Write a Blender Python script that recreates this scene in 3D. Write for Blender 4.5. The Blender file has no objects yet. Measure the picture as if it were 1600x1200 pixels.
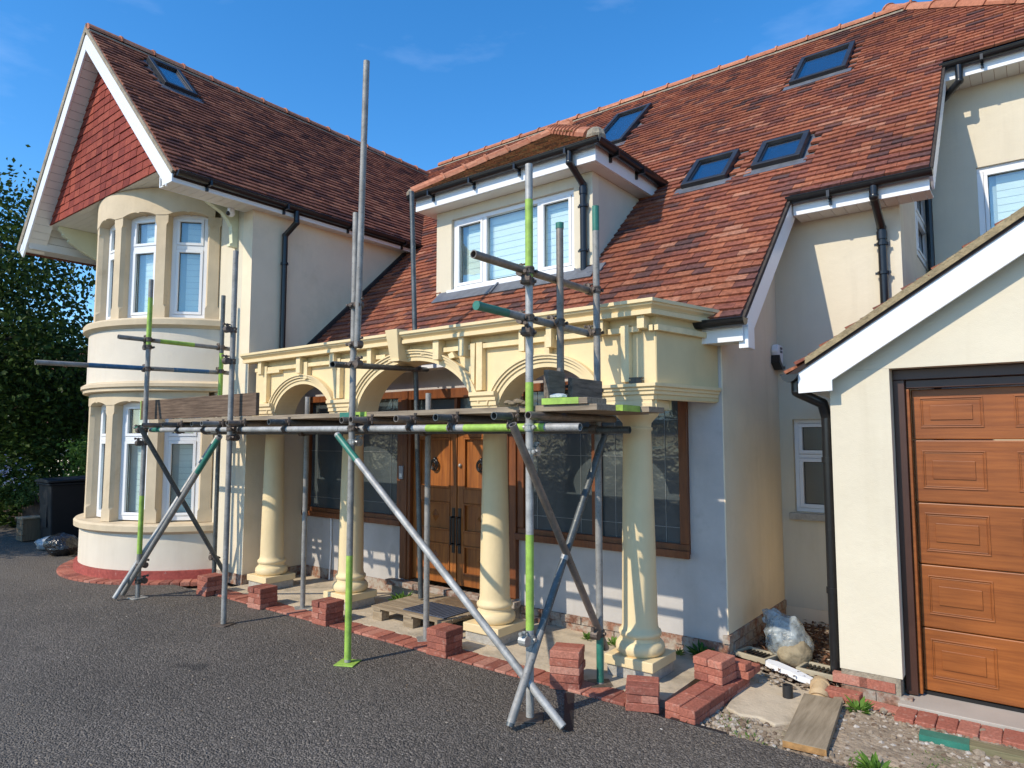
import bpy, bmesh, math, random
from math import radians, sin, cos, pi, atan2, sqrt
from mathutils import Vector, Matrix
random.seed(7)
V = Vector
scene = bpy.context.scene
COL = scene.collection

# ------------------------------------------------------------------ camera
cam = bpy.data.cameras.new("camera"); cam.lens = 23.787; cam.sensor_width = 36.0
cam.clip_start = 0.05; cam.clip_end = 2000
camo = bpy.data.objects.new("camera", cam); COL.objects.link(camo)
camo.location = (0, 0, 1.65)
camo.rotation_euler = (radians(90 + 4.586), 0, radians(37.737))
scene.camera = camo
# ------------------------------------------------------------------ world and sun
TRAV = V((.28, 1.0, -.85)).normalized()
SUN_EL = math.asin(-TRAV.z)
w = bpy.data.worlds.new("World"); scene.world = w; w.use_nodes = True
nt = w.node_tree; nt.nodes.clear()
sky = nt.nodes.new("ShaderNodeTexSky"); sky.sky_type = 'NISHITA'; sky.sun_disc = False
sky.sun_elevation = SUN_EL
sd = -TRAV
sky.sun_rotation = atan2(sd.x, sd.y)
sky.air_density = 1.0; sky.dust_density = 0.15; sky.ozone_density = 3.5; sky.altitude = 200
hs = nt.nodes.new("ShaderNodeHueSaturation"); hs.inputs['Saturation'].default_value = 1.30
bg = nt.nodes.new("ShaderNodeBackground"); bg.inputs['Strength'].default_value = 0.15
wo = nt.nodes.new("ShaderNodeOutputWorld")
nt.links.new(sky.outputs[0], hs.inputs['Color']); 
# faint wisps of high cloud
tc = nt.nodes.new("ShaderNodeTexCoord"); mp = nt.nodes.new("ShaderNodeMapping"); mp.inputs['Scale'].default_value = (2.2, 2.2, 7)
nz = nt.nodes.new("ShaderNodeTexNoise"); nz.inputs['Scale'].default_value = 1.6; nz.inputs['Detail'].default_value = 6; nz.inputs['Roughness'].default_value = .55
cr = nt.nodes.new("ShaderNodeValToRGB"); cr.color_ramp.elements[0].position = .56; cr.color_ramp.elements[1].position = .85
cr.color_ramp.elements[1].color = (.12, .12, .12, 1)
mx = nt.nodes.new("ShaderNodeMixRGB"); mx.inputs[2].default_value = (6.5, 7.2, 8.6, 1)
nt.links.new(tc.outputs['Generated'], mp.inputs[0]); nt.links.new(mp.outputs[0], nz.inputs[0]); nt.links.new(nz.outputs[0], cr.inputs[0])
nt.links.new(cr.outputs[0], mx.inputs[0]); nt.links.new(hs.outputs[0], mx.inputs[1]); nt.links.new(mx.outputs[0], bg.inputs[0])
nt.links.new(bg.outputs[0], wo.inputs[0])
sl = bpy.data.lights.new("sun", 'SUN'); sl.energy = 2.65; sl.angle = radians(.5); sl.color = (1.0, .90, .74)
so = bpy.data.objects.new("sun", sl); COL.objects.link(so)
so.rotation_euler = (-TRAV).to_track_quat('Z', 'Y').to_euler(); so.location = (-10, -20, 20)
vs = scene.view_settings; vs.view_transform = 'Standard'; vs.look = 'None'; vs.exposure = 0.74; vs.gamma = 1; vs.use_curve_mapping = False

# ------------------------------------------------------------------ materials
MATS = {}
def new_mat(name):
    m = bpy.data.materials.new(name); m.use_nodes = True; t = m.node_tree; t.nodes.clear()
    o = t.nodes.new("ShaderNodeOutputMaterial"); b = t.nodes.new("ShaderNodeBsdfPrincipled")
    t.links.new(b.outputs[0], o.inputs[0]); MATS[name] = m
    return m, t, b, o
def N(t, typ, **k):
    n = t.nodes.new(typ)
    for a, v in k.items():
        if a.startswith('_'): n.inputs[a[1:].replace('_', ' ')].default_value = v
        else: setattr(n, a, v)
    return n
def noise(t, scale, detail=4, rough=.55, coord='pos', stretch=None):
    n = N(t, "ShaderNodeTexNoise", _Scale=scale, _Detail=detail, _Roughness=rough)
    if coord == 'pos': src = N(t, "ShaderNodeNewGeometry").outputs['Position']
    else: src = N(t, "ShaderNodeTexCoord").outputs['Object']
    if stretch:
        mpn = N(t, "ShaderNodeMapping"); mpn.inputs['Scale'].default_value = stretch
        t.links.new(src, mpn.inputs[0]); src = mpn.outputs[0]
    t.links.new(src, n.inputs['Vector'])
    return n
def ramp(t, src, stops, interp='LINEAR'):
    r = N(t, "ShaderNodeValToRGB"); r.color_ramp.interpolation = interp
    e = r.color_ramp.elements
    while len(e) < len(stops): e.new(.5)
    for i, (p, c) in enumerate(stops):
        e[i].position = p; e[i].color = (c[0], c[1], c[2], 1) if not isinstance(c, float) else (c, c, c, 1)
    t.links.new(src, r.inputs[0]); return r
def mix(t, f, a, b, mode='MIX'):
    m = N(t, "ShaderNodeMixRGB", blend_type=mode)
    for i, v in ((0, f), (1, a), (2, b)):
        if hasattr(v, 'links') or hasattr(v, 'is_linked'): t.links.new(v, m.inputs[i])
        elif i == 0: m.inputs[0].default_value = v
        else: m.inputs[i].default_value = (v[0], v[1], v[2], 1)
    return m.outputs[0]
def bump(t, b, src, strength=.3, dist=.01):
    n = N(t, "ShaderNodeBump", _Strength=strength, _Distance=dist)
    t.links.new(src, n.inputs['Height']); t.links.new(n.outputs[0], b.inputs['Normal']); return n
def setb(b, rough=.6, metal=0, spec=.5, **k):
    b.inputs['Roughness'].default_value = rough; b.inputs['Metallic'].default_value = metal
    b.inputs['Specular IOR Level'].default_value = spec
def simple(name, c, rough=.5, metal=0, var=.12, scale=6, bscale=0, bstr=.2, bdist=.003, spec=.5, dirt=None, coord='pos', stretch=None, streak=0):
    m, t, b, o = new_mat(name); setb(b, rough, metal, spec)
    n = noise(t, scale, 5, .6, coord, stretch)
    lo = tuple(x * (1 - var) for x in c); hi = tuple(min(1, x * (1 + var)) for x in c)
    col = ramp(t, n.outputs[0], [(.3, lo), (.7, hi)]).outputs[0]
    if dirt:
        dc, dscale, d0, d1 = dirt
        n2 = noise(t, dscale, 6, .65)
        f = ramp(t, n2.outputs[0], [(d0, 0.0), (d1, 1.0)]).outputs[0]
        col = mix(t, f, col, dc)
    if streak:
        n4 = noise(t, 3.2, 6, .65, 'pos', (1.6, 1.6, .16)); sf = ramp(t, n4.outputs[0], [(.50, 0.0), (.78, streak)]).outputs[0]
        col = mix(t, sf, col, tuple(x * k for x, k in zip(c, (.62, .58, .50))))
    t.links.new(col, b.inputs['Base Color'])
    if bscale:
        n3 = noise(t, bscale, 3, .6, coord); bn = bump(t, b, n3.outputs[0], bstr, bdist)
        if streak:
            n5 = noise(t, 2.6, 4, .6); b5 = N(t, 'ShaderNodeBump', _Strength=.55, _Distance=.02); t.links.new(n5.outputs[0], b5.inputs['Height']); t.links.new(b5.outputs[0], bn.inputs['Normal'])
    return m
def rnd_src(t):
    g = N(t, "ShaderNodeNewGeometry"); o = N(t, "ShaderNodeObjectInfo")
    a = N(t, "ShaderNodeMath", operation='ADD'); t.links.new(g.outputs['Random Per Island'], a.inputs[0]); t.links.new(o.outputs['Random'], a.inputs[1])
    f = N(t, "ShaderNodeMath", operation='FRACT'); t.links.new(a.outputs[0], f.inputs[0]); return f.outputs[0]
def piece(name, stops, rough=.8, cluster=None, grain=.15, gscale=40, bstr=.4, bdist=.003, blot=None):
    """one colour per piece (tile, brick, stone), with mottling"""
    m, t, b, o = new_mat(name); setb(b, rough, 0, .15)
    r = rnd_src(t)
    if cluster:
        n = noise(t, cluster[0], 2, .5)
        a = N(t, "ShaderNodeMath", operation='MULTIPLY_ADD'); t.links.new(n.outputs[0], a.inputs[0]); a.inputs[1].default_value = cluster[1] * 2; a.inputs[2].default_value = -cluster[1]
        s = N(t, "ShaderNodeMath", operation='ADD', use_clamp=True); t.links.new(r, s.inputs[0]); t.links.new(a.outputs[0], s.inputs[1]); r = s.outputs[0]
    col = ramp(t, r, stops).outputs[0]
    g = noise(t, gscale, 5, .65)
    gg = ramp(t, g.outputs[0], [(.25, 1 - grain * 2), (.75, 1 + grain)]).outputs[0]
    col = mix(t, 1.0, col, gg, 'MULTIPLY')
    dn = noise(t, .55, 4, .6); dd = ramp(t, dn.outputs[0], [(.3, .78), (.7, 1.12)]).outputs[0]
    col = mix(t, 1.0, col, dd, 'MULTIPLY')
    if blot:
        n2 = noise(t, blot[1], 5, .7); f = ramp(t, n2.outputs[0], [(blot[2], 0.0), (blot[3], 1.0)]).outputs[0]
        col = mix(t, f, col, blot[0])
    t.links.new(col, b.inputs['Base Color'])
    bump(t, b, g.outputs[0], bstr, bdist); return m

CREAM = simple('cream_render', (.66, .59, .455), .85, var=.045, scale=1.3, bscale=140, bstr=.35, bdist=.004, spec=.2, dirt=((.52, .45, .30), .9, .62, .95), streak=.22)
CREAM_LIFT = simple('cream_render_shade_lift', (.78, .655, .475), .85, var=.06, scale=1.6, bscale=140, bstr=.35, bdist=.004, spec=.2, dirt=((.50, .42, .27), 1.1, .55, .95), streak=.22)  # same cream paint, with warm fill light for shaded walls put into the colour
WHITEREND = simple('bay_render', (.70, .62, .50), .85, var=.04, scale=1.5, bscale=170, bstr=.6, bdist=.005, spec=.2, dirt=((.55, .48, .36), 1.4, .66, .95), streak=.22)
GREY = simple('grey_plaster', (.47, .44, .41), .8, var=.12, scale=2.2, bscale=60, bstr=.25, bdist=.004, spec=.25, dirt=((.30, .27, .24), 3.0, .58, .85), streak=.22)
YEL = simple('yellow_masonry_paint', (.76, .60, .345), .55, var=.04, scale=4, bscale=90, bstr=.12, bdist=.002, spec=.35, dirt=((.60, .47, .24), 2.2, .68, .98), streak=.22)
YELW = simple('cream_stained_timber', (.78, .62, .35), .6, var=.12, scale=10, bscale=50, bstr=.15, bdist=.002, dirt=((.55, .36, .15), 18, .70, .8))
STONE = simple('sand_stone', (.62, .50, .34), .85, var=.10, scale=2.6, bscale=120, bstr=.3, bdist=.003, spec=.2, dirt=((.42, .31, .19), 4, .60, .9), streak=.22)
WHITE = simple('white_plastic', (.80, .80, .80), .3, var=.02, scale=3, dirt=((.60, .58, .53), 5, .70, .98))
SOFF = simple('soffit_board', (.74, .72, .66), .45, var=.03, scale=3)
BLACK = simple('black_plastic', (.012, .012, .013), .28, var=.2, scale=8, dirt=((.05, .05, .05), 14, .6, .9))
DARKF = simple('dark_grey_metal', (.035, .037, .042), .4, metal=.3, var=.2, scale=8)
LEAD = simple('lead_flashing', (.16, .17, .19), .5, metal=.4, var=.25, scale=9, bscale=14, bstr=.5, bdist=.01)
MORTAR = simple('mortar', (.31, .26, .19), .95, var=.25, scale=14, bscale=60, bstr=.9, bdist=.01, dirt=((.16, .14, .11), 9, .5, .8))
CONC = simple('concrete', (.52, .43, .31), .95, var=.15, scale=5, bscale=45, bstr=.7, bdist=.008, dirt=((.19, .16, .12), 3.2, .5, .8))
PLINTHB = simple('grey_block', (.40, .37, .32), .95, var=.18, scale=30, bscale=90, bstr=.8, bdist=.006)
DARKIN = simple('dark_interior', (.02, .02, .022), .9, var=.1)
TILE = piece('roof_tile_mixed', [(0, (.105, .060, .055)), (.09, (.165, .075, .062)), (.24, (.215, .078, .056)), (.5, (.30, .102, .060)), (.78, (.35, .122, .066)), (.94, (.38, .145, .080)), (1, (.42, .19, .12))], cluster=(.9, .18), grain=.30, gscale=30, blot=((.36, .26, .18), 26, .68, .8))
TILEW = piece('roof_tile_maroon', [(0, (.09, .040, .034)), (.3, (.175, .070, .048)), (.7, (.25, .096, .060)), (1, (.33, .14, .085))], cluster=(1.1, .35), grain=.25, gscale=30, blot=((.30, .20, .14), 30, .71, .82))
TILED = piece('roof_tile_mossy', [(0, (.09, .045, .025)), (.5, (.19, .07, .03)), (1, (.28, .12, .05))], cluster=(3, .4), grain=.4, gscale=45, blot=((.13, .10, .04), 20, .5, .7))
TILEH = piece('hung_tile_red', [(0, (.20, .042, .030)), (.5, (.27, .056, .038)), (1, (.34, .080, .050))], cluster=(1.5, .2), grain=.14, gscale=30)
RIDGE = piece('ridge_tile_orange', [(0, (.40, .15, .085)), (.5, (.48, .19, .11)), (1, (.55, .25, .15))], grain=.18, gscale=20, blot=((.30, .13, .07), 12, .62, .8))
UNDER = simple('roof_underlay', (.03, .02, .018), .95, var=.3)
BRICK = piece('red_paver_brick', [(0, (.26, .092, .068)), (.35, (.38, .130, .088)), (.75, (.45, .165, .112)), (1, (.53, .25, .18))], grain=.24, gscale=70, blot=((.50, .33, .26), 22, .56, .82))
OLDBRICK = piece('old_wall_brick', [(0, (.20, .10, .07)), (.5, (.31, .155, .10)), (1, (.40, .26, .19))], grain=.3, gscale=40, blot=((.38, .33, .27), 11, .42, .58), bstr=.9, bdist=.008)
REDP = piece('red_painted_plinth', [(0, (.30, .06, .05)), (1, (.40, .10, .08))], grain=.2, gscale=25, blot=((.45, .30, .26), 12, .62, .75))

def tube_mat(name, c, metal, rough, blot):
    m, t, b, o = new_mat(name); setb(b, rough, metal)
    n = noise(t, 9, 6, .7); n2 = noise(t, 60, 4, .6)
    col = ramp(t, n.outputs[0], [(.3, tuple(x * .6 for x in c)), (.55, c), (.75, tuple(min(1, x * 1.35) for x in c))]).outputs[0]
    f = ramp(t, n2.outputs[0], [(.60, 0.0), (.68, 1.0)]).outputs[0]
    col = mix(t, f, col, blot); t.links.new(col, b.inputs['Base Color'])
    bump(t, b, n2.outputs[0], .15, .002); return m
STEEL = tube_mat('galvanised_tube', (.29, .275, .25), .2, .62, (.16, .14, .12))
STEELD = tube_mat('dull_dark_tube', (.11, .12, .12), .5, .5, (.26, .24, .21))
STEELL = tube_mat('light_galvanised_tube', (.40, .39, .365), .25, .55, (.25, .25, .24))
STEELB = tube_mat('brownish_tube', (.24, .20, .165), .45, .5, (.14, .10, .07))
LIME = simple('lime_paint', (.30, .46, .07), .55, var=.25, scale=16, dirt=((.20, .30, .10), 30, .60, .72))
GRN = simple('green_paint', (.03, .17, .12), .45, var=.2, scale=16, dirt=((.15, .17, .16), 30, .60, .75))
BLUE = simple('blue_paint', (.035, .12, .22), .45, var=.2, scale=16, dirt=((.20, .22, .23), 24, .55, .7))
CLAMP = simple('rusty_clamp', (.13, .10, .08), .6, metal=.4, var=.5, scale=30, bscale=80, bstr=.4)
CLAMPL = simple('zinc_clamp', (.40, .39, .36), .45, metal=.5, var=.3, scale=30)

def wood(name, a, b_, rough=.5, stretch=(30, 30, 2), scale=1.5, spec=.4, bstr=.15):
    m, t, b, o = new_mat(name); setb(b, rough, 0, spec)
    n = noise(t, scale, 8, .65, 'pos', stretch)
    n2 = noise(t, 2.0, 3, .5)
    c = ramp(t, n.outputs[0], [(.32, a), (.68, b_)]).outputs[0]
    g = ramp(t, n2.outputs[0], [(.3, .8), (.7, 1.1)]).outputs[0]
    c = mix(t, 1.0, c, g, 'MULTIPLY'); t.links.new(c, b.inputs['Base Color']); bump(t, b, n.outputs[0], bstr, .003); return m
DOORW = wood('varnished_oak', (.18, .052, .012), (.39, .135, .028), .38, (28, 28, 1.6))
DOORF = wood('brown_window_frame', (.12, .036, .012), (.22, .07, .02), .42, (20, 20, 2))
GARW = wood('golden_oak_foil', (.20, .055, .011), (.34, .105, .022), .42, (1.6, 30, 30), 1.3)
GARF = simple('dark_brown_frame', (.055, .022, .014), .4, var=.15, scale=5)
BOARDG = wood('weathered_board', (.20, .155, .11), (.40, .32, .23), .9, (2.2, 40, 40), 1.5, .2, .5)
BOARDB = wood('brown_toe_board', (.085, .055, .038), (.21, .145, .10), .9, (2.2, 40, 40), 1.5, .2, .5)
BOARDD = wood('dark_cracked_board', (.085, .068, .055), (.25, .20, .16), .95, (30, 3, 30), 1.4, .2, .9)
PLANK = wood('grey_plank', (.22, .17, .11), (.36, .29, .20), .9, (30, 2.5, 30), 1.4, .2, .4)
PALLET = wood('pallet_wood', (.22, .16, .10), (.42, .33, .22), .9, (3, 30, 30), 1.4, .2, .4)
BARK = simple('bark', (.06, .045, .03), .95, var=.4, scale=9, bscale=20, bstr=.8, bdist=.02)

# tarmac: aggregate in bitumen
m, t, b, o = new_mat('tarmac'); setb(b, .78, 0, .35)
g = N(t, "ShaderNodeNewGeometry")
vo = N(t, "ShaderNodeTexVoronoi", _Scale=95.0, _Randomness=1.0); t.links.new(g.outputs['Position'], vo.inputs['Vector'])
vo2 = N(t, "ShaderNodeTexVoronoi", _Scale=38.0, _Randomness=1.0); t.links.new(g.outputs['Position'], vo2.inputs['Vector'])
chip = ramp(t, vo.outputs['Color'], [(.0, (.052, .044, .036)), (.40, (.098, .083, .068)), (.70, (.158, .134, .110)), (.93, (.23, .197, .162)), (.985, (.36, .30, .24))]).outputs[0]
bign = noise(t, .8, 5, .6); tint = ramp(t, bign.outputs[0], [(.28, .78), (.72, 1.18)]).outputs[0]
c = mix(t, 1.0, chip, tint, 'MULTIPLY')
wear = noise(t, .22, 6, .7, 'pos', (1, 2.6, 1)); wf = ramp(t, wear.outputs[0], [(.50, 0.0), (.66, .40)]).outputs[0]
c = mix(t, wf, c, (.17, .145, .115))
oil = noise(t, 1.7, 2, .4); of = ramp(t, oil.outputs[0], [(.73, 0.0), (.78, .55)]).outputs[0]
c = mix(t, of, c, (.028, .025, .023))
pale = noise(t, 26, 3, .5); pf = ramp(t, pale.outputs[0], [(.735, 0.0), (.76, 1.0)]).outputs[0]
c = mix(t, pf, c, (.32, .30, .26)); t.links.new(c, b.inputs['Base Color'])
hsum = N(t, "ShaderNodeMath", operation='MULTIPLY_ADD'); t.links.new(vo2.outputs['Distance'], hsum.inputs[0]); hsum.inputs[1].default_value = -.6
t.links.new(vo.outputs['Distance'], hsum.inputs[2]); inv = N(t, "ShaderNodeMath", operation='MULTIPLY'); t.links.new(hsum.outputs[0], inv.inputs[0]); inv.inputs[1].default_value = -1
bump(t, b, inv.outputs[0], 1.0, .011)
TARMAC = m
SOIL = simple('soil', (.30, .235, .165), .95, var=.35, scale=7, bscale=30, bstr=1.0, bdist=.02, dirt=((.10, .11, .04), 1.6, .55, .75))
MULCH = simple('mulch', (.085, .045, .03), .95, var=.5, scale=30, bscale=40, bstr=1.0, bdist=.03)
GRAV = piece('gravel_stone', [(0, (.16, .11, .075)), (.4, (.30, .23, .16)), (.8, (.42, .35, .27)), (1, (.55, .50, .44))], grain=.2, gscale=50)
def leafmat(name, a, b_, trans=.25):
    m, t, b, o = new_mat(name); setb(b, .6, 0, .2)
    c = ramp(t, rnd_src(t), [(0, a), (1, b_)]).outputs[0]; t.links.new(c, b.inputs['Base Color'])
    tr = N(t, "ShaderNodeBsdfTranslucent"); t.links.new(c, tr.inputs[0]); ms = N(t, "ShaderNodeMixShader"); ms.inputs[0].default_value = trans
    t.links.new(b.outputs[0], ms.inputs[1]); t.links.new(tr.outputs[0], ms.inputs[2]); t.links.new(ms.outputs[0], o.inputs[0]); return m
LEAFD = leafmat('dark_leaf', (.018, .038, .008), (.070, .118, .020), .3)
LEAFM = leafmat('mid_leaf', (.035, .09, .015), (.10, .19, .035), .3)
LEAFG = leafmat('weed_leaf', (.07, .16, .02), (.17, .30, .05), .3)
PETAL = leafmat('petal', (.35, .33, .50), (.65, .65, .75), .3)
def glassmat(name, tint, fac, rough=.02):
    m, t, b, o = new_mat(name); t.nodes.remove(b)
    tr = N(t, "ShaderNodeBsdfTransparent"); tr.inputs[0].default_value = (*tint, 1)
    gl = N(t, "ShaderNodeBsdfGlossy"); gl.inputs['Roughness'].default_value = rough; gl.inputs[0].default_value = (.95, .97, 1, 1)
    fr = N(t, "ShaderNodeLayerWeight"); fr.inputs['Blend'].default_value = .5
    pw = N(t, "ShaderNodeMath", operation='POWER'); pw.inputs[1].default_value = 4.0; t.links.new(fr.outputs['Facing'], pw.inputs[0])
    mr = N(t, "ShaderNodeMapRange"); mr.inputs['To Min'].default_value = fac; mr.inputs['To Max'].default_value = .9; t.links.new(pw.outputs[0], mr.inputs[0])
    ms = N(t, "ShaderNodeMixShader"); t.links.new(mr.outputs[0], ms.inputs[0]); t.links.new(tr.outputs[0], ms.inputs[1]); t.links.new(gl.outputs[0], ms.inputs[2])
    t.links.new(ms.outputs[0], o.inputs[0]); return m
GLASS = glassmat('window_glass', (.93, .975, .97), .10)
GLASSR = glassmat('rooflight_glass', (.80, .86, .90), .26)
FROST = simple('obscured_glass', (.055, .068, .072), .12, var=.35, scale=1.4, bscale=5, bstr=.35, bdist=.02, spec=.6)
CAME = simple('lead_came', (.24, .25, .25), .4, metal=.4)
BLINDB = simple('blind_back', (.45, .50, .49), .8, var=.03)
BLIND = simple('blind_fabric', (.78, .82, .76), .8, var=.03)
CURT = simple('curtain', (.16, .14, .10), .9, var=.3, scale=12)
MATB = simple('blue_grey_mat', (.07, .08, .11), .8, var=.2, scale=20, bscale=60, bstr=.8, bdist=.006)
COIR = simple('coir_mat', (.17, .11, .06), .95, var=.35, scale=14, bscale=120, bstr=.9, bdist=.006)
CLAY = simple('clay_pipe', (.48, .34, .19), .6, var=.12, scale=8, dirt=((.30, .20, .12), 12, .6, .8))
BAGM, t, b, o = new_mat('clear_plastic_bag'); setb(b, .15, 0, .7)
b.inputs['Base Color'].default_value = (.42, .46, .46, 1)
n = noise(t, 13, 5, .6); bump(t, b, n.outputs[0], .9, .03)
tr = N(t, "ShaderNodeBsdfTransparent"); ms = N(t, "ShaderNodeMixShader"); f = ramp(t, n.outputs[0], [(.35, .28), (.65, .85)]).outputs[0]
t.links.new(f, ms.inputs[0]); t.links.new(tr.outputs[0], ms.inputs[1]); t.links.new(b.outputs[0], ms.inputs[2]); t.links.new(ms.outputs[0], o.inputs[0])
SAND = simple('bagged_sand', (.30, .24, .15), .9, var=.3, scale=10, bscale=14, bstr=.6, bdist=.03)
BINBAG = simple('black_bin_bag', (.010, .010, .012), .22, var=.2, scale=8, bscale=9, bstr=1.0, bdist=.05)
FOAM = simple('white_foam', (.80, .80, .80), .7, var=.03, scale=8, bscale=30, bstr=.3, bdist=.01)

# ------------------------------------------------------------------ geometry helpers
class MB:
    def __init__(s): s.v = []; s.f = []; s.M = None
    def add(s, vs, fs):
        n = len(s.v)
        if s.M is not None: vs = [s.M @ V(p) for p in vs]
        s.v += [tuple(p) for p in vs]; s.f += [tuple(i + n for i in f) for f in fs]
    def box(s, x0, x1, y0, y1, z0, z1):
        s.add([(x0, y0, z0), (x1, y0, z0), (x1, y1, z0), (x0, y1, z0), (x0, y0, z1), (x1, y0, z1), (x1, y1, z1), (x0, y1, z1)],
              [(0, 3, 2, 1), (4, 5, 6, 7), (0, 1, 5, 4), (1, 2, 6, 5), (2, 3, 7, 6), (3, 0, 4, 7)])
    def poly(s, pts): s.add(pts, [tuple(range(len(pts)))])
    def prism(s, pts, d):
        """closed planar outline swept by vector d"""
        n = len(pts); d = V(d); a = [V(p) for p in pts]; b = [p + d for p in a]
        s.add(a + b, [tuple(range(n)), tuple(range(2 * n - 1, n - 1, -1))] + [(i, (i + 1) % n, n + (i + 1) % n, n + i) for i in range(n)])
    def tube(s, p, q, r, r2=None, n=12, hollow=False, caps=True):
        p, q = V(p), V(q); r2 = r if r2 is None else r2; a = (q - p).normalized(); u = a.orthogonal().normalized(); w_ = a.cross(u)
        ring = lambda c, rr: [c + u * cos(2 * pi * i / n) * rr + w_ * sin(2 * pi * i / n) * rr for i in range(n)]
        R = [ring(p, r), ring(q, r2)]; F = [(i, (i + 1) % n, n + (i + 1) % n, n + i) for i in range(n)]
        if hollow:
            k = .80; dd = min(.12, (q - p).length * .3)
            vs_ = R[0] + R[1] + ring(p, r * k) + ring(q, r2 * k) + ring(p + a * dd, r * k) + ring(q - a * dd, r2 * k)
            for i in range(n):
                j = (i + 1) % n
                F += [(j, i, 2 * n + i, 2 * n + j), (n + i, n + j, 3 * n + j, 3 * n + i), (2 * n + j, 2 * n + i, 4 * n + i, 4 * n + j), (3 * n + i, 3 * n + j, 5 * n + j, 5 * n + i)]
            F += [tuple(4 * n + i for i in range(n)), tuple(5 * n + i for i in reversed(range(n)))]
            s.add(vs_, F); return
        if caps: F += [tuple(reversed(range(n))), tuple(range(n, 2 * n))]
        s.add(R[0] + R[1], F)
    def path(s, pts, r, n=12):
        for a, b_ in zip(pts, pts[1:]): s.tube(a, b_, r, n=n)
        for p in pts[1:-1]: s.ball(p, r * 1.02, n, 6)
    def ball(s, c, r, n=12, m=8, sc=(1, 1, 1)):
        vs_ = []; F = []
        for j in range(m + 1):
            th = pi * j / m
            for i in range(n): vs_.append((c[0] + r * sc[0] * sin(th) * cos(2 * pi * i / n), c[1] + r * sc[1] * sin(th) * sin(2 * pi * i / n), c[2] + r * sc[2] * cos(th)))
        for j in range(m):
            for i in range(n): F.append((j * n + i, (j + 1) * n + i, (j + 1) * n + (i + 1) % n, j * n + (i + 1) % n))
        s.add(vs_, F)
    def lathe(s, c, prof, n=32):
        vs_ = [(c[0] + r * cos(2 * pi * i / n), c[1] + r * sin(2 * pi * i / n), z) for r, z in prof for i in range(n)]
        F = [(j * n + i, j * n + (i + 1) % n, (j + 1) * n + (i + 1) % n, (j + 1) * n + i) for j in range(len(prof) - 1) for i in range(n)]
        F += [tuple(reversed(range(n))), tuple((len(prof) - 1) * n + i for i in range(n))]
        s.add(vs_, F)
    def arc(s, c, prof, a0, a1, n):
        """closed profile [(r,z)] swept round a vertical axis, degrees"""
        k = len(prof); vs_ = []; F = []
        for i in range(n + 1):
            a = radians(a0 + (a1 - a0) * i / n)
            vs_ += [(c[0] + r * cos(a), c[1] + r * sin(a), z) for r, z in prof]
        for i in range(n):
            for j in range(k): F.append((i * k + j, i * k + (j + 1) % k, (i + 1) * k + (j + 1) % k, (i + 1) * k + j))
        F += [tuple(range(k)), tuple(n * k + j for j in reversed(range(k)))]
        s.add(vs_, F)
    def sweep(s, prof, path_):
        """profile [(outward, z)] along an XY polyline; outward is to the right of travel"""
        k = len(prof); vs_ = []; F = []; P = [V((p[0], p[1])) for p in path_]; n = len(P)
        for i in range(n):
            d0 = (P[i] - P[i - 1]).normalized() if i else (P[1] - P[0]).normalized()
            d1 = (P[i + 1] - P[i]).normalized() if i < n - 1 else d0
            n0 = V((d0.y, -d0.x)); n1 = V((d1.y, -d1.x)); mnm = (n0 + n1).normalized(); sc = 1 / max(.3, mnm.dot(n0))
            vs_ += [(P[i].x + mnm.x * o_ * sc, P[i].y + mnm.y * o_ * sc, z) for o_, z in prof]
        for i in range(n - 1):
            for j in range(k): F.append((i * k + j, i * k + (j + 1) % k, (i + 1) * k + (j + 1) % k, (i + 1) * k + j))
        F += [tuple(range(k)), tuple((n - 1) * k + j for j in reversed(range(k)))]
        s.add(vs_, F)
    def obox(s, o, u, v, n, a, b_, c):
        """box in the frame o,u,v,n; a,b,c = (lo,hi) along each"""
        old = s.M; s.M = None
        u, v, n, o = V(u), V(v), V(n), V(o)
        P = [o + u * x + v * y + n * z for z in c for (x, y) in ((a[0], b_[0]), (a[1], b_[0]), (a[1], b_[1]), (a[0], b_[1]))]
        s.add(P, [(0, 3, 2, 1), (4, 5, 6, 7), (0, 1, 5, 4), (1, 2, 6, 5), (2, 3, 7, 6), (3, 0, 4, 7)]); s.M = old

WLOC = {}
def link(name, data, loc, parent=None, label=None, cat=None, group=None, kind=None):
    o = bpy.data.objects.new(name, data); COL.objects.link(o); loc = V(loc); WLOC[o.name] = loc
    if parent is not None: o.parent = parent; o.location = loc - WLOC[parent.name]
    else: o.location = loc
    if label: o['label'] = label
    if cat: o['category'] = cat
    if group: o['group'] = group
    if kind: o['kind'] = kind
    return o
def mk(name, mb, mat, parent=None, label=None, cat=None, group=None, kind=None, bevel=0, smooth=False, angle=40):
    if not mb.v: return None
    xs, ys, zs = zip(*mb.v); c = V(((min(xs) + max(xs)) / 2, (min(ys) + max(ys)) / 2, min(zs)))
    me = bpy.data.meshes.new(name); me.from_pydata([V(p) - c for p in mb.v], [], mb.f)
    bm = bmesh.new(); bm.from_mesh(me); bmesh.ops.recalc_face_normals(bm, faces=bm.faces); bm.to_mesh(me); bm.free()
    if mat: me.materials.append(mat)
    if smooth:
        for p in me.polygons: p.use_smooth = True
        try: me.set_sharp_from_angle(angle=radians(angle))
        except Exception: pass
    o = link(name, me, c, parent, label, cat, group, kind)
    if bevel:
        bv = o.modifiers.new('bevel', 'BEVEL'); bv.width = bevel; bv.segments = 2; bv.limit_method = 'ANGLE'; bv.angle_limit = radians(40)
        bv.harden_normals = False
    return o
def empty(name, loc, label, cat, group=None):
    o = link(name, None, loc, None, label, cat, group); o.empty_display_size = .2; return o
def inst(name, me, M, parent=None, **k):
    """a further object of an existing mesh, placed by world matrix M (loc+rot)"""
    o = link(name, me, M.to_translation(), parent, **k); o.rotation_euler = M.to_euler(); return o
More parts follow.
